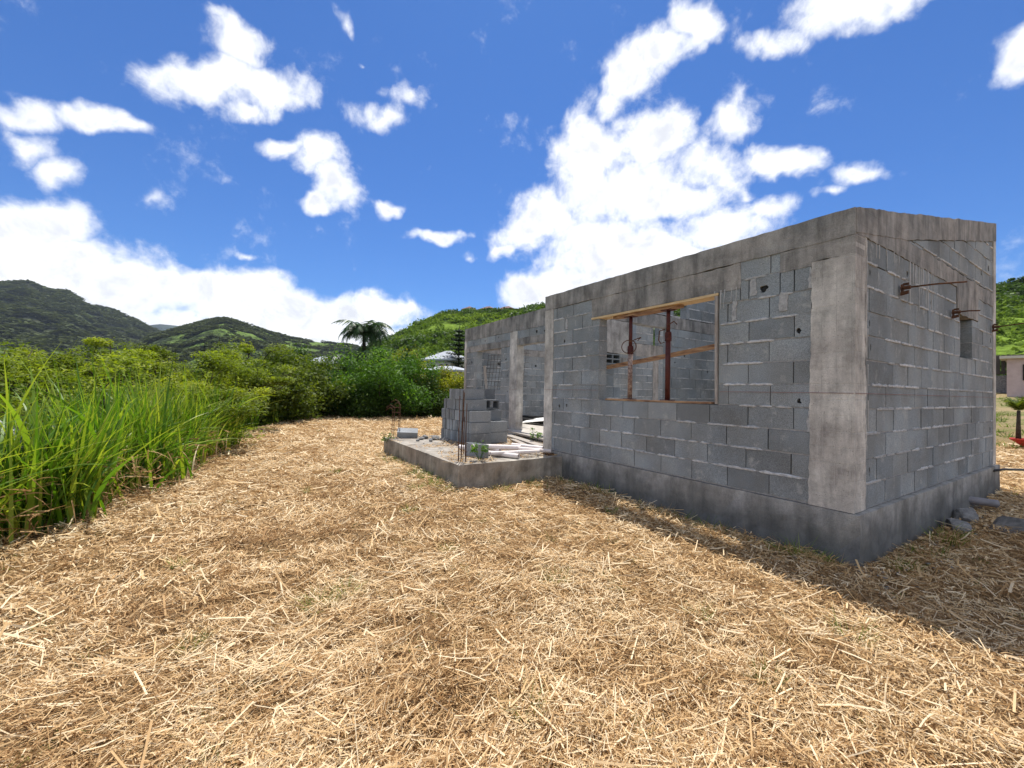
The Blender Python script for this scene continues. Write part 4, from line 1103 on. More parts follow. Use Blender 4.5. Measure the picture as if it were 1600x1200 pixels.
def straw_layer(name, n, r0, r1, pw, Ls, Ws, toneb, lift, pit, label):
    X, Y, RR = sample_yard(n, r0, r1, pw)
    k = ~in_building(X, Y) & (sdist(X, Y) < .35+.3*rng.random(n)) & (Y < 16)
    X, Y, RR = X[k], Y[k], RR[k]; N = len(X)
    L = Ls[0]*(Ls[1]/Ls[0])**rng.random(N)*np.clip(RR/7, 1, 1.35)
    W = (Ws[0]+(Ws[1]-Ws[0])*rng.random(N)**2)*np.clip(RR/2.9, .85, 5)
    ang = np.where(rng.random(N) < .26, flow(X, Y)+rng.normal(size=N)*.5, rng.random(N)*2*PI)
    patch = fbm(X*1.3, Y*1.3, 3, 81); p2 = fbm(X*5, Y*5, 3, 91)
    tone = np.clip(toneb+.6*(patch-.5)+.9*(p2-.5)+rng.normal(size=N)*.30, 0, 1)
    # a share of the far half is thinned so the soil shows in patches
    th = p2+rng.random(N)*.8 > .46
    X, Y, RR, L, W, ang, tone = (q[th] for q in (X, Y, RR, L, W, ang, tone)); N = len(X)
    Z0 = gz(X, Y)+rng.random(N)*lift*np.clip(RR/4, 1, 1.6)
    pitch = rng.normal(size=N)*pit; curl = rng.normal(size=N)*.35-pitch*.6
    return ribbons(name, X, Y, Z0, L, W, ang, pitch, curl, tone, STRAW, rng.normal(size=N)*.6, 2, 0, None, None, label, 'straw')
straw_layer('straw_litter', 620000, .9, 26, 1.6, (.018, .09), (.0020, .0064), .56, .04, .34, 'fine dry chopped straw covering the mown yard')
straw_layer('straw_stalks', 24000, .9, 20, 1.5, (.07, .26), (.004, .010), .84, .045, .12, 'long pale straw stalks lying loose over the mown yard')
# brown stubble tufts, thrown up in clods
def tufts(name, cx, cy, per, rad_, L0, W0, mat, tones, label, cat, spread=.5, seed=1):
    rg = np.random.default_rng(seed); n = len(cx); idx = np.repeat(np.arange(n), per)
    q = rg.random(len(idx))*2*PI; rr_ = np.sqrt(rg.random(len(idx)))*rad_[idx]
    X = cx[idx]+np.cos(q)*rr_; Y = cy[idx]+np.sin(q)*rr_
    L = L0*(.4+rg.random(len(idx)))*np.clip(rad_[idx]/.08, .6, 1.5); N = len(idx)
    d = np.hypot(X-EYE[0], Y-EYE[1])
    W = W0*(.6+.8*rg.random(N))*np.clip(d/3, .9, 5)
    ang = q+rg.normal(size=N)*.9; pitch = 1.25-np.abs(rg.normal(size=N))*spread; curl = -rg.random(N)*.8
    tone = tones[0]+(tones[1]-tones[0])*rg.random(N)
    return ribbons(name, X, Y, gz(X, Y)-.005, L, W, ang, pitch, curl, tone, mat, rg.normal(size=N), 2, 1, None, None, label, cat)
X, Y, RR = sample_yard(2600, 1.0, 18, 1.35); k = ~in_building(X, Y) & (sdist(X, Y) < .2) & (fbm(X*1.1, Y*1.1, 3, 61) > .44)
X, Y = X[k], Y[k]; tufts('stubble', X, Y, 60, .03+.08*rng.random(len(X)), .06, .0022, STRAW, (.0, .5), 'short brown stubble tufts standing among the straw', 'stubble', .6, 3)
X, Y, RR = sample_yard(520, 1.3, 20, 1.3); k = ~in_building(X, Y) & (sdist(X, Y) < .3) & (fbm(X*.8, Y*.8, 3, 66) > .46)
X, Y = X[k], Y[k]; tufts('grass_sprouts', X, Y, 24, .02+.05*rng.random(len(X)), .085, .0026, L_SPROUT, (.1, 1.), 'thin green grass sprouts coming up through the straw', 'grass', .5, 4)
N = 9000; X = rng.uniform(-7.1, -3.66, N); Y = rng.uniform(-1.7, 1.15, N)
k = (fbm(X*2.2, Y*2.2, 3, 44)+rng.random(N)*.25 > .62) & ~((X > -6.7) & (X < -5.2) & (Y > -.75) & (Y < .15)); X, Y = X[k], Y[k]; N = len(X)
ribbons('terrace_litter', X, Y, -.055+.015*rng.random(N), .02+.13*rng.random(N)**2, .003+.006*rng.random(N), rng.random(N)*2*PI, rng.normal(size=N)*.2, rng.normal(size=N)*.4, np.clip(.45+rng.normal(size=N)*.3, 0, 1), STRAW, rng.normal(size=N)*.6, 2, 0, None, None, 'dry grass litter and dirt scattered over the terrace slab', 'litter')
X = np.array([-.11, -1.47, -1.57, .32, -2.0, -1.9, -.2, -1.35, -3.1, .4, -4.6, -2.6, -5.6, -1.0, -3.9]); Y = np.array([-3.07, -3.68, -3.51, -1.97, -.62, -2.64, -1.73, -4.3, -2.56, -1.2, -3.4, -4.5, -2.9, -2.2, -2.2])
tufts('grass_tufts', X, Y, 70, .03+.05*rng.random(len(X)), .15, .0028, L_SPROUT, (.1, 1.), 'small bright green grass tufts scattered over the near straw', 'grass', .35, 41)
X, Y, RR = sample_yard(70, 1.8, 14, 1.1); k = ~in_building(X, Y) & (sdist(X, Y) < .2); X, Y = X[k], Y[k]
tufts('clods', X, Y, 170, .07+.10*rng.random(len(X)), .075, .0026, STRAW, (-.0, .22), 'dark brown matted clods thrown up by the mower', 'stubble', .8, 23)
# weeds along the terrace front and plinth
tx = np.concatenate([rng.uniform(-4.9, -3.5, 26), rng.uniform(-7.2, -5, 14), rng.uniform(-3.55, -3.3, 8), rng.uniform(-3.6, -.1, 30), rng.uniform(.1, .35, 12)])
ty = np.concatenate([rng.uniform(-2.0, -1.78, 26), rng.uniform(-1.95, -1.78, 14), rng.uniform(-1.6, -.3, 8), rng.uniform(-.22, -.08, 30), rng.uniform(.2, 2.2, 12)])
tufts('weed_fringe', tx, ty, 26, .04+.07*rng.random(len(tx)), .13, .0035, L_SPROUT, (.1, 1.), 'ragged green and yellow weeds fringing the terrace and plinth', 'weeds', .6, 8)
tufts('dry_tufts', tx[26:]+.1, ty[26:]-.08, 40, .05+.07*rng.random(len(tx)-26), .10, .003, STRAW, (.1, .7), 'dry grass tufts banked along the foot of the walls', 'dry grass', .7, 9)

def crumbs(name, X, Y, Z, S, mat, label):
    rg = np.random.default_rng(9); N = len(X); V = rg.normal(size=(N, 6, 3)); V /= np.linalg.norm(V, axis=2, keepdims=True)
    base = np.array([(1,0,0),(0,1,0),(-1,0,0),(0,-1,0),(0,0,.8),(0,0,-.6)]); V = (base[None]+V*.28)*S[:, None, None]
    V = V+np.stack([X, Y, Z], 1)[:, None]; T_ = np.array([(0,1,4),(1,2,4),(2,3,4),(3,0,4),(1,0,5),(2,1,5),(3,2,5),(0,3,5)])
    Q = (np.arange(N)[:, None, None]*6+T_[None]).reshape(-1, 3)
    return tag(np_mesh(name, V.reshape(-1, 3), 3, mat, np.repeat(rg.random(N), 8), None, Q), label, 'rubble', kind='stuff')
n_ = 420; X = np.concatenate([rng.uniform(-4.1, .3, n_), .05+np.abs(rng.normal(size=n_))*.25, rng.uniform(-7.1, -3.6, 260)]); Y = np.concatenate([-.03-np.abs(rng.normal(size=n_))*.14, rng.uniform(-.1, 5.2, n_), -1.78-np.abs(rng.normal(size=260))*.10])
crumbs('rubble_crumbs', X, Y, gz(X, Y)+.01, .004+.016*rng.random(len(X))**3, CHIP, 'small crumbs of mortar and concrete strewn along the foot of the walls')
n_ = 700; X = rng.uniform(-7.05, -3.7, n_); Y = rng.uniform(-1.68, 1.1, n_); k = fbm(X*2.2, Y*2.2, 3, 44)+rng.random(n_)*.3 > .62; X, Y = X[k], Y[k]
crumbs('slab_crumbs', X, Y, X*0-.052, .004+.02*rng.random(len(X))**3, CHIP, 'crumbs of broken concrete scattered on the terrace slab')

# ------------------------------------------------------------------ tall cane grass on the left edge
def cane(name, pts, per, H, label, seed, width=.018, tb=.5, droop=1.0, spread=.16, mat=None):
    rg = np.random.default_rng(seed); n = len(pts); idx = np.repeat(np.arange(n), per); N = len(idx)
    cx = pts[idx, 0]+rg.normal(size=N)*spread; cy = pts[idx, 1]+rg.normal(size=N)*spread
    hh = H[idx]*(.45+.65*rg.random(N)); ang = rg.random(N)*2*PI
    pitch = 1.5-np.abs(rg.normal(size=N))*.13; curl = -(.10+rg.random(N)**2.2*1.9)*droop
    ct = rg.random(n)[idx]
    tone = np.clip(tb-.42+.40*ct+.62*rg.random(N)**1.3, 0, 1)
    W = width*(.5+.9*rg.random(N))
    z = gz(cx, cy)-.02+rg.random(N)*.35*hh*(rg.random(N) < .4)
    return ribbons(name, cx, cy, z, hh, W, ang, pitch, curl, tone, mat or L_GRASS, rg.normal(size=N)*.5, 7, 2, None, None, label, 'tall grass')
def along(poly, n, off0, off1, seed):
    rg = np.random.default_rng(seed); P = np.array(poly, float); seg = np.hypot(*(P[1:]-P[:-1]).T); cs = np.concatenate([[0], np.cumsum(seg)])
    s = rg.random(n)*cs[-1]; k = np.searchsorted(cs, s, 'right')-1; k = np.clip(k, 0, len(seg)-1)
    f = (s-cs[k])/seg[k]; q = P[k]+(P[k+1]-P[k])*f[:, None]; d = (P[k+1]-P[k])/seg[k][:, None]; nrm = np.stack([d[:, 1], -d[:, 0]], 1)
    nrm = np.where((nrm[:, 1] > 0)[:, None], -nrm, nrm)
    return q+nrm*rg.uniform(off0, off1, n)[:, None], s/cs[-1]
pts, s = along([(-3.0,-5.95),(-3.9,-5.5),(-5.1,-5.15),(-6.6,-4.85),(-8.2,-4.65),(-9.7,-4.4)], 210, -.05, 1.5, 2)
pts = pts[sdist(pts[:, 0], pts[:, 1]) > .8*fbm(pts[:, 0]*1.6+4, pts[:, 1]*1.6, 2, 19)-.36]
hh = (.80+.42*rng.random(len(pts)))*(.8+.5*fbm(pts[:, 0]*1.3, pts[:, 1]*1.3, 2, 5))
cane('tall_grass', pts, 52, hh*1.1, 'bright green cane grass standing along the left edge of the yard', 6, .038, .60, .9, .12)
kk = rng.random(len(pts)) < .5
kk &= rng.random(len(pts)) < .5; DRYG = pts[kk]
pts2, _ = along([(-.5,-7.6),(-1.9,-6.75),(-2.75,-6.2),(-3.1,-5.95)], 26, .0, 1.0, 3)
cane('tall_grass', pts2, 50, .95+.35*rng.random(len(pts2)), 'clump of tall green grass nearest the viewer at the far left', 7, .030, .5, .85)
pts3, _ = along([(-12.5,-4.2),(-15,-3.6),(-18.5,-2.3),(-21.5,-1.1),(-23.6,.2)], 150, .1, 2.6, 4)
cane('tall_grass', pts3, 46, 1.15+.6*rng.random(len(pts3)), 'shaggy band of green grass at the far left edge of the yard', 8, .045, .42, .9)
pts4, _ = along([(-3.5,-6.9),(-6,-6.4),(-9,-6.0),(-12,-5.6),(-16,-5.2)], 160, .2, 3.0, 5)
cane('undergrowth', pts4, 40, 1.1+.4*rng.random(len(pts4)), 'darker rank grass filling the slope under the feathery trees', 9, .03, .18)
cane('dry_grass', DRYG, 8, hh[kk]*.75, 'dry straw-coloured blades mixed into the cane grass', 17, .022, .75, 1.9, .17, STRAW)
# dry brown hanging leaves in the cane grass
pts5, _ = along([(-3.5,-5.75),(-5.1,-5.2),(-6.4,-4.95),(-8.8,-4.6)], 110, -.1, .6, 6)
rg = np.random.default_rng(77); idx = np.repeat(np.arange(len(pts5)), 30); N = len(idx)
cx = pts5[idx, 0]+rg.normal(size=N)*.12; cy = pts5[idx, 1]+rg.normal(size=N)*.12
ribbons('dead_leaves', cx, cy, gz(cx, cy)+rg.random(N)**2*.6, .10+.25*rg.random(N), .008+.012*rg.random(N), rg.random(N)*2*PI, rg.uniform(-1.2, .6, N), -rg.random(N), rg.random(N)*.45, STRAW, rg.normal(size=N), 3, 2, None, None, 'withered brown leaves hanging in the cane grass', 'dead leaves')

# ------------------------------------------------------------------ trees
def g3(px, dist, sink=.1):
    x, y = spot(px, dist); return (x, y, float(gz(x, y))-sink)
def ztop(px, py, dist):
    a, e = azel(px, py); return EYE[2]+e*dist
FEATHER = [(-50,522,13,2.8,'feathery tree rising at the outer left of the grove'),(45,512,14,2.4,'feathery tree behind the nearest cane grass at far left'),(130,518,12,2.1,'feathery tree with dark bare limbs showing, behind the tall cane grass'),
 (205,512,16,2.5,'light green feathery tree whose top stands out below the mountain spur'),(262,542,13,1.9,'low spreading feathery tree between two taller ones of the grove'),(330,545,15,2.0,'feathery tree with a long slanting branch behind the cane grass'),
 (395,522,20,2.2,'feathery tree with a rounded top right of the pointed pine'),(90,556,10,1.6,'small feathery tree close behind the cane grass'),(285,585,11,1.3,'low bright feathery bush just above the cane grass'),
 (15,565,9.5,1.5,'low feathery tree by the silvery shrub')]
for i, (px, py, d, sp, lb) in enumerate(FEATHER):
    b = g3(px, d); H = ztop(px, py, d)-b[2]
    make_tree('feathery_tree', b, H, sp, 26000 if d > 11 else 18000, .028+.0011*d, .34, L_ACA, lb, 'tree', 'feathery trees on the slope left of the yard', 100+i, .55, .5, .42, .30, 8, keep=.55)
DARK = [(455,550,21,1.9,'dull green tree between the feathery grove and the white roof'),(415,560,18,1.3,'slim dark shrub in front of the rounded feathery tree'),(505,545,27,3.0,'dark leafy tree left of the palm beneath the white roof'),(430,572,22,2.6,'dark bushy tree behind the far band of grass'),(535,565,24.5,2.2,'dark green shrub under the drooping palm'),(375,585,19,2.2,'low dark shrub beyond the end of the cane grass'),(480,578,23,2.4,'dark shrub in the shade left of the big bush')]
for i, (px, py, d, sp, lb) in enumerate(DARK):
    b = g3(px, d); H = ztop(px, py, d)-b[2]
    make_tree('dark_tree', b, H, sp, 17000, .045+.0012*d, .5, L_DARK if i in (2, 3, 4) else L_OLIVE, lb, 'tree', 'dark trees at the end of the yard', 140+i, .35, .2, .75, .18, 7)
BUSH = [(612,548,22.0,2.8,L_BUSH,'big rounded dark green bush at the far end of the yard',22000),(578,585,21.5,1.6,L_BUSH,'lower left flank bush beside the big rounded bush',9000),(655,590,21.5,1.7,L_DARK,'dark bush filling the gap left of the yellow-green shrub',9000),
        (686,572,22.5,1.6,L_YEL,'yellow-green shrub growing beside the far end of the house',9000),(715,585,23,1.4,L_YEL,'small yellow-green shrub half hidden by the far end of the house',5000),(632,545,27,1.4,L_YEL,'shrub with orange-tinged tips rising behind the big bush',5000),
        (700,612,21.5,1.3,L_DARK,'low dark shrub at the foot of the yellow-green shrub',6000),(560,610,21.3,1.5,L_DARK,'dark low bush at the left end of the far hedge',7000),(745,600,24,1.8,L_DARK,'dark bush hidden behind the far end of the house',4000)]
for i, (px, py, d, sp, mt, lb, nl) in enumerate(BUSH):
    b = g3(px, d); H = ztop(px, py, d)-b[2]
    make_tree('leafy_bush', b, H, sp, int(nl*1.6), .062, .5, mt, lb, 'bush', 'bushes closing the far end of the yard', 170+i, .15, .15, .7, .08, 9)
# middle-distance trees
MID = [(560,548,55,4),(525,560,48,3.5),(470,563,60,4.5),(600,560,50,4),(640,572,42,3),(665,585,38,2.4),(420,575,50,5),(350,575,45,5),(240,575,40,5),(120,570,38,5),(10,565,42,5),(-60,560,40,5),(690,560,60,3.5),(700,592,34,2)]
ML = ['grey-green tree standing above the palm','tree in front of the white roof in the distance','broad tree left of the far white roof','tree on the lower hillside behind the big bush','tree below the hipped roof house at its left','small tree in front of the hipped roof house','distant tree behind the rounded feathery top',
      'distant tree below the slanting mountain foot','distant tree behind the middle of the feathery grove','distant tree in the valley below the mountain','distant tree at the left rim of the valley','distant tree beyond the left rim of the grove','tree on the slope above the hipped roof house','shrub below the hipped roof house']
for i, ((px, py, d, sp), lb) in enumerate(zip(MID, ML)):
    x, y = spot(px, d); z = float(gz(x, y)); b = (x, y, z-.2); H = ztop(px, py, d)-z
    make_tree('distant_tree', b, max(H, 3), sp, 5000, .17, .55, L_HILL if i % 3 else L_ACA, lb, 'tree', 'trees between the yard and the hills', 200+i, .35, .25, 1.5, .2, 6, levels=2)
# hazy belt of woodland on the valley floor
vp = []
while len(vp) < 900:
    A = rng.uniform(azel(560, 600)[0] % (2*PI), azel(-60, 600)[0] % (2*PI)); rr_ = rng.uniform(34, 330)
    vp.append((EYE[0]+math.cos(A)*rr_, EYE[1]+math.sin(A)*rr_))
vp = np.array(vp); rr_ = np.hypot(vp[:, 0]-EYE[0], vp[:, 1]-EYE[1])
vp3 = np.column_stack([vp, gz(vp[:, 0], vp[:, 1])+1.5+rr_*.012])
scatter_bushes('valley_woodland', vp3, 2.2+rng.random(len(vp3))*1.6+rr_*.012, 150, .14, L_HILL, 8, 'far-off belt of woodland on the valley floor below the mountains', 'woodland')

# ------------------------------------------------------------------ palm, pines
def frond(mbV, base, ang, L, up, droop, rg, wid, n=26, lw=.03):
    """returns leaflet quads for an arching frond"""
    P = []; p = np.array(base, float); pit = up
    d0 = np.array([math.cos(ang), math.sin(ang), 0]); side = np.array([-math.sin(ang), math.cos(ang), 0])
    for k in range(n+1):
        P.append(p.copy()); p = p+(d0*math.cos(pit)+np.array([0, 0, math.sin(pit)]))*L/n; pit -= droop/n
    P = np.array(P); V = []; 
    for k in range(2, n):
        t = k/n; ll = wid*math.sin(PI*min(1, t*.9+.12))*(.8+.4*rg.random()); tn = P[k]-P[k-1]; tn /= np.linalg.norm(tn)
        for s in (-1, 1):
            dr = unit(side*s*.8+tn*.6+np.array([0, 0, -.35-.5*rg.random()]))
            a = P[k]; tip = a+dr*ll; ww = tn*lw
            V += [a-ww, a+ww, tip+ww*.15, tip-ww*.15]
    return P, V
def palm(name, base, H, nf, L, label, cat, seed, wid=.45, lw=.035, trunk_r=.12, droop=2.2, ups=(.3, 1.35), group=None, leaf=None):
    rg = np.random.default_rng(seed); root = empty(name, base, label, cat, group)
    x, y, z = base; mb = MB()
    mb.tube([(x, y, z), (x+.8*trunk_r*(trunk_r > .1), y, z+H*.5), (x, y+.05, z+H)], [trunk_r*1.3, trunk_r, trunk_r*.8], 10); mb.build('trunk', BARK, root, True)
    V = []; st = MB()
    for k in range(nf):
        P, v = frond(None, (x, y+.05, z+H), 2*PI*k/nf*2.4+rg.random()*.4, L*(.8+.4*rg.random()), rg.uniform(*ups), droop*(.7+.5*rg.random()), rg, wid, lw=lw)
        V += v; st.tube(list(P[::4])+[P[-1]], .012*L/2, 4, cap=False)
    st.build('stalks', L_PALM, root)
    V = np.array(V); Q = np.arange(len(V)).reshape(-1, 4); np_mesh('crown', V, 4, leaf or L_PALM, rg.random(len(Q)), root, Q)
b = g3(566, 25.5); palm('palm_tree', b, ztop(566, 524, 25.5)-b[2], 46, 1.9, 'tall palm with drooping dark fronds left of the big bush', 'palm', 5, .6, .035, .12, 2.9, (.7, 1.5))
b = g3(530, 24); palm('palm_tree', b, ztop(530, 590, 24)-b[2], 14, 2.2, 'small palm with pale arching fronds beside the dark trees', 'palm', 6, .55, .03)
b = g3(552, 24.5); palm('palm_tree', b, ztop(552, 565, 24.5)-b[2], 14, 2.4, 'shorter palm crown tucked under the tall palm', 'palm', 9, .6, .03)
def conifer(name, base, H, sp, label, seed, tiers=15, n=9):
    rg = np.random.default_rng(seed); root = empty(name, base, label, 'pine'); x, y, z = base
    mb = MB(); mb.tube([(x, y, z), (x, y, z+H)], [.16*H/8, .02], 8); C = []
    for k in range(tiers):
        t = k/tiers; zz = z+H*(.18+.8*t); rr_ = sp*(1-t)**.8*(.9+.2*rg.random())+.1
        for j in range(n):
            q = 2*PI*(j+.5*(k % 2))/n+rg.random()*.2; e = np.array([x+math.cos(q)*rr_, y+math.sin(q)*rr_, zz+rr_*.12])
            a = np.array([x, y, zz]); mb.tube([a, e], [.02, .008], 4, cap=False)
            m = 46; s = rg.random(m)[:, None]; C.append(a+(e-a)*s+rg.normal(size=(m, 3))*np.array([.10, .10, .05])*(.5+sp*.25))
    mb.build('trunk', BARK, root); C = np.concatenate(C)
    V, Q, tn = leaves(C, .10*(.6+sp*.15), .35, .4, rg, rg.random(len(C))); np_mesh('crown', V, 4, L_PINE, tn, root, Q)
b = (*spot(716, 40), -1.2); conifer('norfolk_pine', b, ztop(716, 508, 40)+1.2, 2.3, 'dark tiered pine standing beside the hipped roof house', 3)
b = (*spot(318, 120), -4.); conifer('pointed_pine', b, ztop(318, 527, 120)+4, 2.6, 'lone dark pointed pine in front of the grassy mountain', 4, 14, 8)

# silvery shrub and yellow flower low at the left
b = g3(22, 6.2); make_tree('silver_shrub', b, ztop(22, 655, 6.2)-b[2], .38, 1800, .035, .4, mat_leaf('silver_leaf', (.09, .11, .09), (.26, .30, .27), (.45, .48, .44), .2), 'silvery grey shrub showing behind the cane grass at far left', 'shrub', None, 301, .2, .2, .22, .2)
mb = MB(); fx, fy, fz = -3.28, -5.72, .02
YEL = mat_simple('yellow_petal', (.75, .50, .02), (.85, .62, .04), 20, .5, 0)
for k in range(9):
    q = k*2.4; c = np.array([fx+.02*math.cos(q), fy+.02*math.sin(q), fz-.012*k]); mb.obox(c, (.018*math.cos(q), .018*math.sin(q), .006), (-.010*math.sin(q), .010*math.cos(q), .004), (0, 0, .002))
root = empty('yellow_flower', (fx, fy, float(gz(fx, fy))), 'small yellow flower spike among the grass at far left', 'flower')
mb.build('petals', YEL, root); mb = MB(); mb.tube([(fx, fy, float(gz(fx, fy))), (fx, fy, fz)], .004, 5); mb.build('stem', L_GRASS, root)
# leafy weed plant on the terrace edge
def weed(x, y, z, label, seed, h=.2):
    rg = np.random.default_rng(seed); root = empty('weed_plant', (x, y, z), label, 'weed'); mb = MB(); C = []
    for k in range(7):
        q = rg.random()*2*PI; e = np.array([x+.09*math.cos(q), y+.09*math.sin(q), z+h*(.5+.6*rg.random())]); mb.tube([(x, y, z), ((x+e[0])/2, (y+e[1])/2, z+h*.45), e], .003, 4, cap=False)
        C.append(e+rg.normal(size=(14, 3))*.03)
    mb.build('stem', L_BUSH, root); C = np.concatenate(C); V, Q, tn = leaves(C, .022, .6, .4, rg, .4+.6*rg.random(len(C))); np_mesh('leaves', V, 4, L_BUSH, tn, root, Q)
weed(-3.78, -1.35, -.06, 'leafy green weed growing on the terrace rim before the tubes', 1)
weed(-5.0, .5, -.06, 'green weed growing between the planks and the block stack', 2, .25)
weed(-6.9, -1.72, -.2, 'straggly weed hanging on the far left end of the terrace', 3, .22)

# ------------------------------------------------------------------ houses far off and the yard on the right
def hip_house(name, px, dist, wdt, dep, eave, ridge_z, z0, label, rz=0., roofm=ROOFW, wallm=WALLW, group=None, pyz=None):
    x, y = spot(px, dist); root = empty(name, (x, y, z0), label, 'house', group); root.rotation_euler = (0, 0, rz)
    hw, hd = wdt/2, dep/2
    def loc(mb, nm, m):
        me = bpy.data.meshes.new(nm); me.from_pydata(mb.v, [], mb.f); me.materials.append(m); me.update(); o = link_mesh(nm, me, root); return o
    mb = MB(); mb.box((-hw, -hd, 0), (hw, hd, eave)); loc(mb, 'wall', wallm)
    mb = MB(); o_ = .5; rl = max(.3, hw-hd)
    mb.add([(-hw-o_, -hd-o_, eave), (hw+o_, -hd-o_, eave), (hw+o_, hd+o_, eave), (-hw-o_, hd+o_, eave), (-rl, 0, ridge_z), (rl, 0, ridge_z),
            (-hw-o_, -hd-o_, eave-.15), (hw+o_, -hd-o_, eave-.15), (hw+o_, hd+o_, eave-.15), (-hw-o_, hd+o_, eave-.15)],
           [(0,1,5,4),(1,2,5),(2,3,4,5),(3,0,4),(6,9,8,7),(0,6,7,1),(1,7,8,2),(2,8,9,3),(3,9,6,0)]); loc(mb, 'roof', roofm)
    for s in (-.5, .1, .55):
        mb = MB(); mb.box((s*hw, -hd-.03, .9), (s*hw+wdt*.12, -hd+.02, eave-.5)); mb.box((hw-.02, s*hd, .9), (hw+.03, s*hd+dep*.12, eave-.5)); loc(mb, 'window', WALLD)
    return root
zt = ztop(700, 549, 42)
hip_house('far_house', 699, 42, 2.9, 2.9, ztop(700, 563, 42)+.9, zt+.95, -.9, 'grey-roofed hip house seen between the bushes and the building', .5)
z2 = ztop(695, 571, 36)
hip_house('far_house', 697, 36, 3.6, 2.4, z2+.45, z2+.85, -.9, 'low building with a flat pale roof below the hip-roofed house', .55)
zt = ztop(505, 558, 62); hip_house('far_house', 503, 62, 4.5, 4, zt+.4, zt+1.7, -1.6, 'house with a white roof half hidden by trees left of the palm', .6)
for px, py, wd, rf, lb in [(731, 489, 5, ROOFD, 'reddish-roofed house leftmost on the hill crest'), (760, 490, 7, ROOFD, 'brown-roofed house in the middle of the hill crest'), (789, 487, 8, ROOFD, 'low brown house on the hill crest nearest the unfinished building')]:
    A, e = azel(px, py); zc = EYE[2]+azel(px, 491)[1]*HC
    hip_house('hilltop_house', px, HC-1, wd, 5, 2.6, 4.2, zc-.4, lb, .4, rf, WALLD, 'houses along the hill crest')
# trees on the hill crest
CT = [(628,523,2.2,'dark tree at the left end of the hill crest'),(646,512,1.2,'slim tree on the rising hill crest'),(640,516,1.5,'low crest tree beside the slim one'),(705,488,2.6,'round dark tree left of the hilltop houses'),(716,492,2.0,'small tree just left of the reddish hilltop house'),
      (746,489,1.8,'tree between the two left hilltop houses'),(775,488,1.6,'tree between the two right hilltop houses'),(690,497,1.8,'low dark tree on the crest above the slope'),(1568,441,3.4,'flat-topped dark tree on the crest beyond the gable'),(1597,436,3.0,'tree at the right rim of the hill crest'),(1585,452,2.2,'bush below the crest trees beyond the gable'),(804,485,1.6,'last crest tree before the unfinished building')]
for i, (px, py, sp, lb) in enumerate(CT):
    x, y = spot(px, HC-3); z = ztop(px, py, HC-3)+1.3
    h = 4.2 if sp > 2.5 else 3.2
    make_tree('crest_tree', (x, y, z-h-.3), h, sp, 1500, .28, .6, L_DARK, lb, 'tree', 'trees along the hill crest', 400+i, .5, .3, 1.0, .3, 6, levels=2)
# right: pink house, dark fence panel, ornamental trough
x, y = spot(1617, 35); z0 = float(gz(x, y))-.3
root = empty('pink_house', (x, y, z0), 'pink rendered house with a dark window beyond the yard', 'house')
a1 = azel(1612, 606)[0]; ux = np.array([math.sin(a1), -math.cos(a1), 0]); uy = np.array([math.cos(a1), math.sin(a1), 0]); c0 = np.array([x, y, z0])
mb = MB(); mb.obox(c0+np.array([0, 0, 1.1])+ux*.7+uy*1.5, ux*1.65, uy*1.5, (0, 0, 1.25)); mb.build('wall', PINK, root)
mb = MB(); mb.obox(c0+np.array([0, 0, 2.42])+ux*.7+uy*1.5, ux*1.9, uy*1.75, (0, 0, .07)); mb.build('roof', WALLW, root)
mb = MB(); mb.obox(c0+np.array([0, 0, 1.6])+ux*.0-uy*.0, ux*.40, uy*.05, (0, 0, .42)); w_ = mb.build('window', WALLD, root)
mb = MB()
for k in range(5): mb.obox(c0+np.array([0, 0, 1.6])+ux*(-.32+.16*k)-uy*.08, ux*.012, uy*.012, (0, 0, .42))
mb.build('bars', RUST, w_)
x, y = spot(1572, 37); c1 = np.array([x, y, float(gz(x, y))])
root = empty('panel_fence', c1, 'dark slatted fence panel over a low grey wall beside the pink house', 'fence')
mb = MB(); mb.obox(c1+np.array([0, 0, .5])-ux*.6, ux*1.35, uy*.08, (0, 0, .5)); mb.build('low_wall', CHIP, root)
mb = MB()
for k in range(14): mb.obox(c1+np.array([0, 0, 1.62])-ux*(1.9-.2*k), ux*.085, uy*.02, (0, 0, .56))
mb.build('slats', PANEL, root)
mb = MB()
for k in (0, 1): mb.obox(c1+np.array([0, 0, 1.2+.8*k])-ux*.6+uy*.04, ux*1.35, uy*.02, (0, 0, .04))
mb.build('rail', PANEL, root)
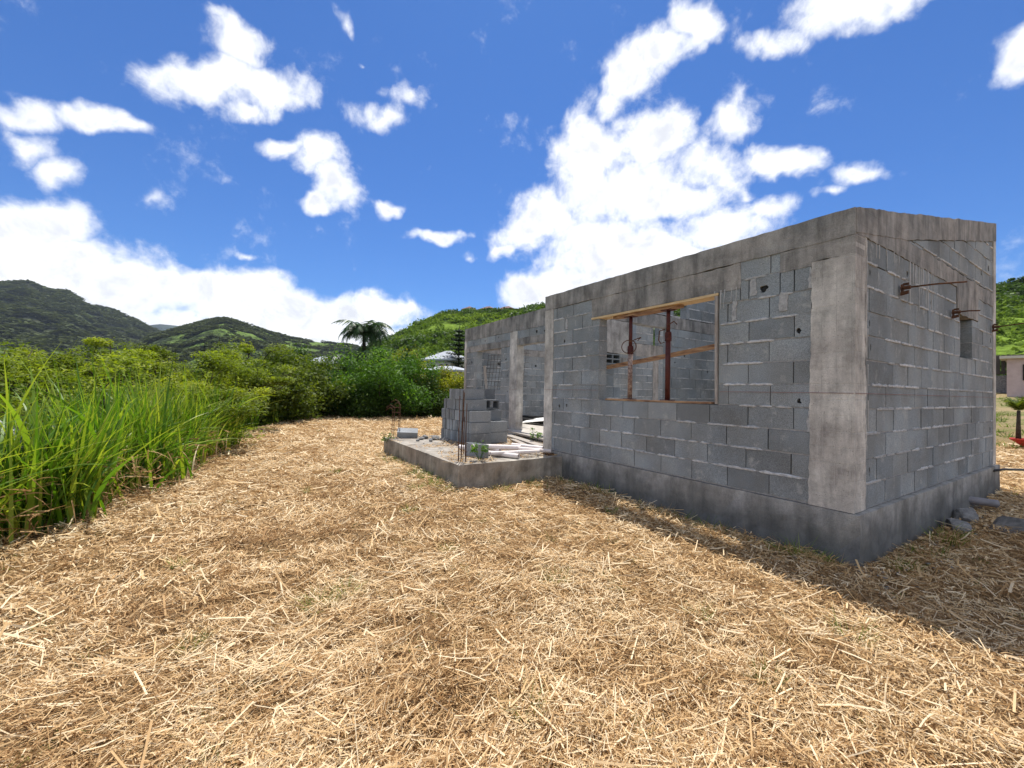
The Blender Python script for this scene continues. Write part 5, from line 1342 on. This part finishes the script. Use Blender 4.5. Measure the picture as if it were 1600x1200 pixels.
# red trough with a young palm
tx_, ty_ = -.76, 14.2; tz = float(gz(tx_, ty_))
root = empty('red_planter', (tx_, ty_, tz), 'long red trough-shaped planter standing on the straw beyond the gable', 'planter')
mb = MB(); prof = [(0, .62, .22), (.24, .80, .30)]; vs = []
n = 20
for hz, a_, b_ in [(0, .55, .20), (.20, .78, .28), (.24, .84, .32), (.27, .84, .32), (.27, .78, .27), (.20, .74, .24)]:
    for k in range(n):
        q = 2*PI*k/n; vs.append((tx_+.5+a_*math.copysign(abs(math.cos(q))**.6, math.cos(q)), ty_+b_*math.copysign(abs(math.sin(q))**.6, math.sin(q)), tz+hz))
fs = [(i*n+k, i*n+(k+1) % n, (i+1)*n+(k+1) % n, (i+1)*n+k) for i in range(5) for k in range(n)]+[tuple(range(n))[::-1]]
mb.add(vs, fs); mb.build('trough', REDPOT, root, False)
mb = MB(); mb.add([(v[0], v[1], tz+.21) for v in vs[5*n:]], [tuple(range(n))]); mb.build('soil', SOIL, root)
palm('young_palm', (tx_-.17, ty_-.02, tz+.2), .85, 15, .5, 'young palm with a fat tapering stem planted in the red trough', 'palm', 12, .16, .011, .045, .9, (1.0, 1.5), leaf=L_OLIVE)
b = (.5, 19., float(gz(.5, 19))); make_tree('garden_shrub', b, 1.2, .9, 4000, .05, .5, L_DARK, 'dark shrub at the right beyond the red planter', 'shrub', None, 500, .2, .2, .35, .15)
X = rng.uniform(-4, 6, 260); Y = rng.uniform(13, 36, 260)
tufts('pasture_grass', X, Y, 30, .1+.2*rng.random(260), .16, .004, L_SPROUT, (.0, .9), 'patchy yellowish grass on the rising ground beyond the gable', 'grass', .6, 14)
# pale stones in the sunny yard beyond the gable
for i, (sx, sy, s_) in enumerate([(.15, 7.9, .12), (-.12, 8.6, .09), (.5, 8.2, .14)]):
    chunk('yard_stone', on(sx, sy, s_*.2), (s_*1.6, s_, s_*.35), FLOOR, ['flat pale stone just past the gable corner', 'smallest flat pale stone past the gable corner', 'broad pale flat stone beside the hose'][i], 'stone', 60+i, i)

# ------------------------------------------------------------------ air
mb = MB(); mb.box((-4320, -4330, -51.5), (4330, 4330, 402))
hz = mb.build('haze', None); hz.data.materials.clear()
hm = bpy.data.materials.new('air'); hm.use_nodes = True; ht = hm.node_tree; ht.nodes.clear()
ho = ht.nodes.new('ShaderNodeOutputMaterial'); hv = ht.nodes.new('ShaderNodeVolumePrincipled')
hv.inputs['Color'].default_value = (.72, .84, 1, 1); hv.inputs['Density'].default_value = .00007; hv.inputs['Anisotropy'].default_value = .1
ht.links.new(hv.outputs[0], ho.inputs['Volume']); hz.data.materials.append(hm)
tag(hz, 'thin blue daylight haze filling the air out to the mountains', 'haze', kind='stuff')
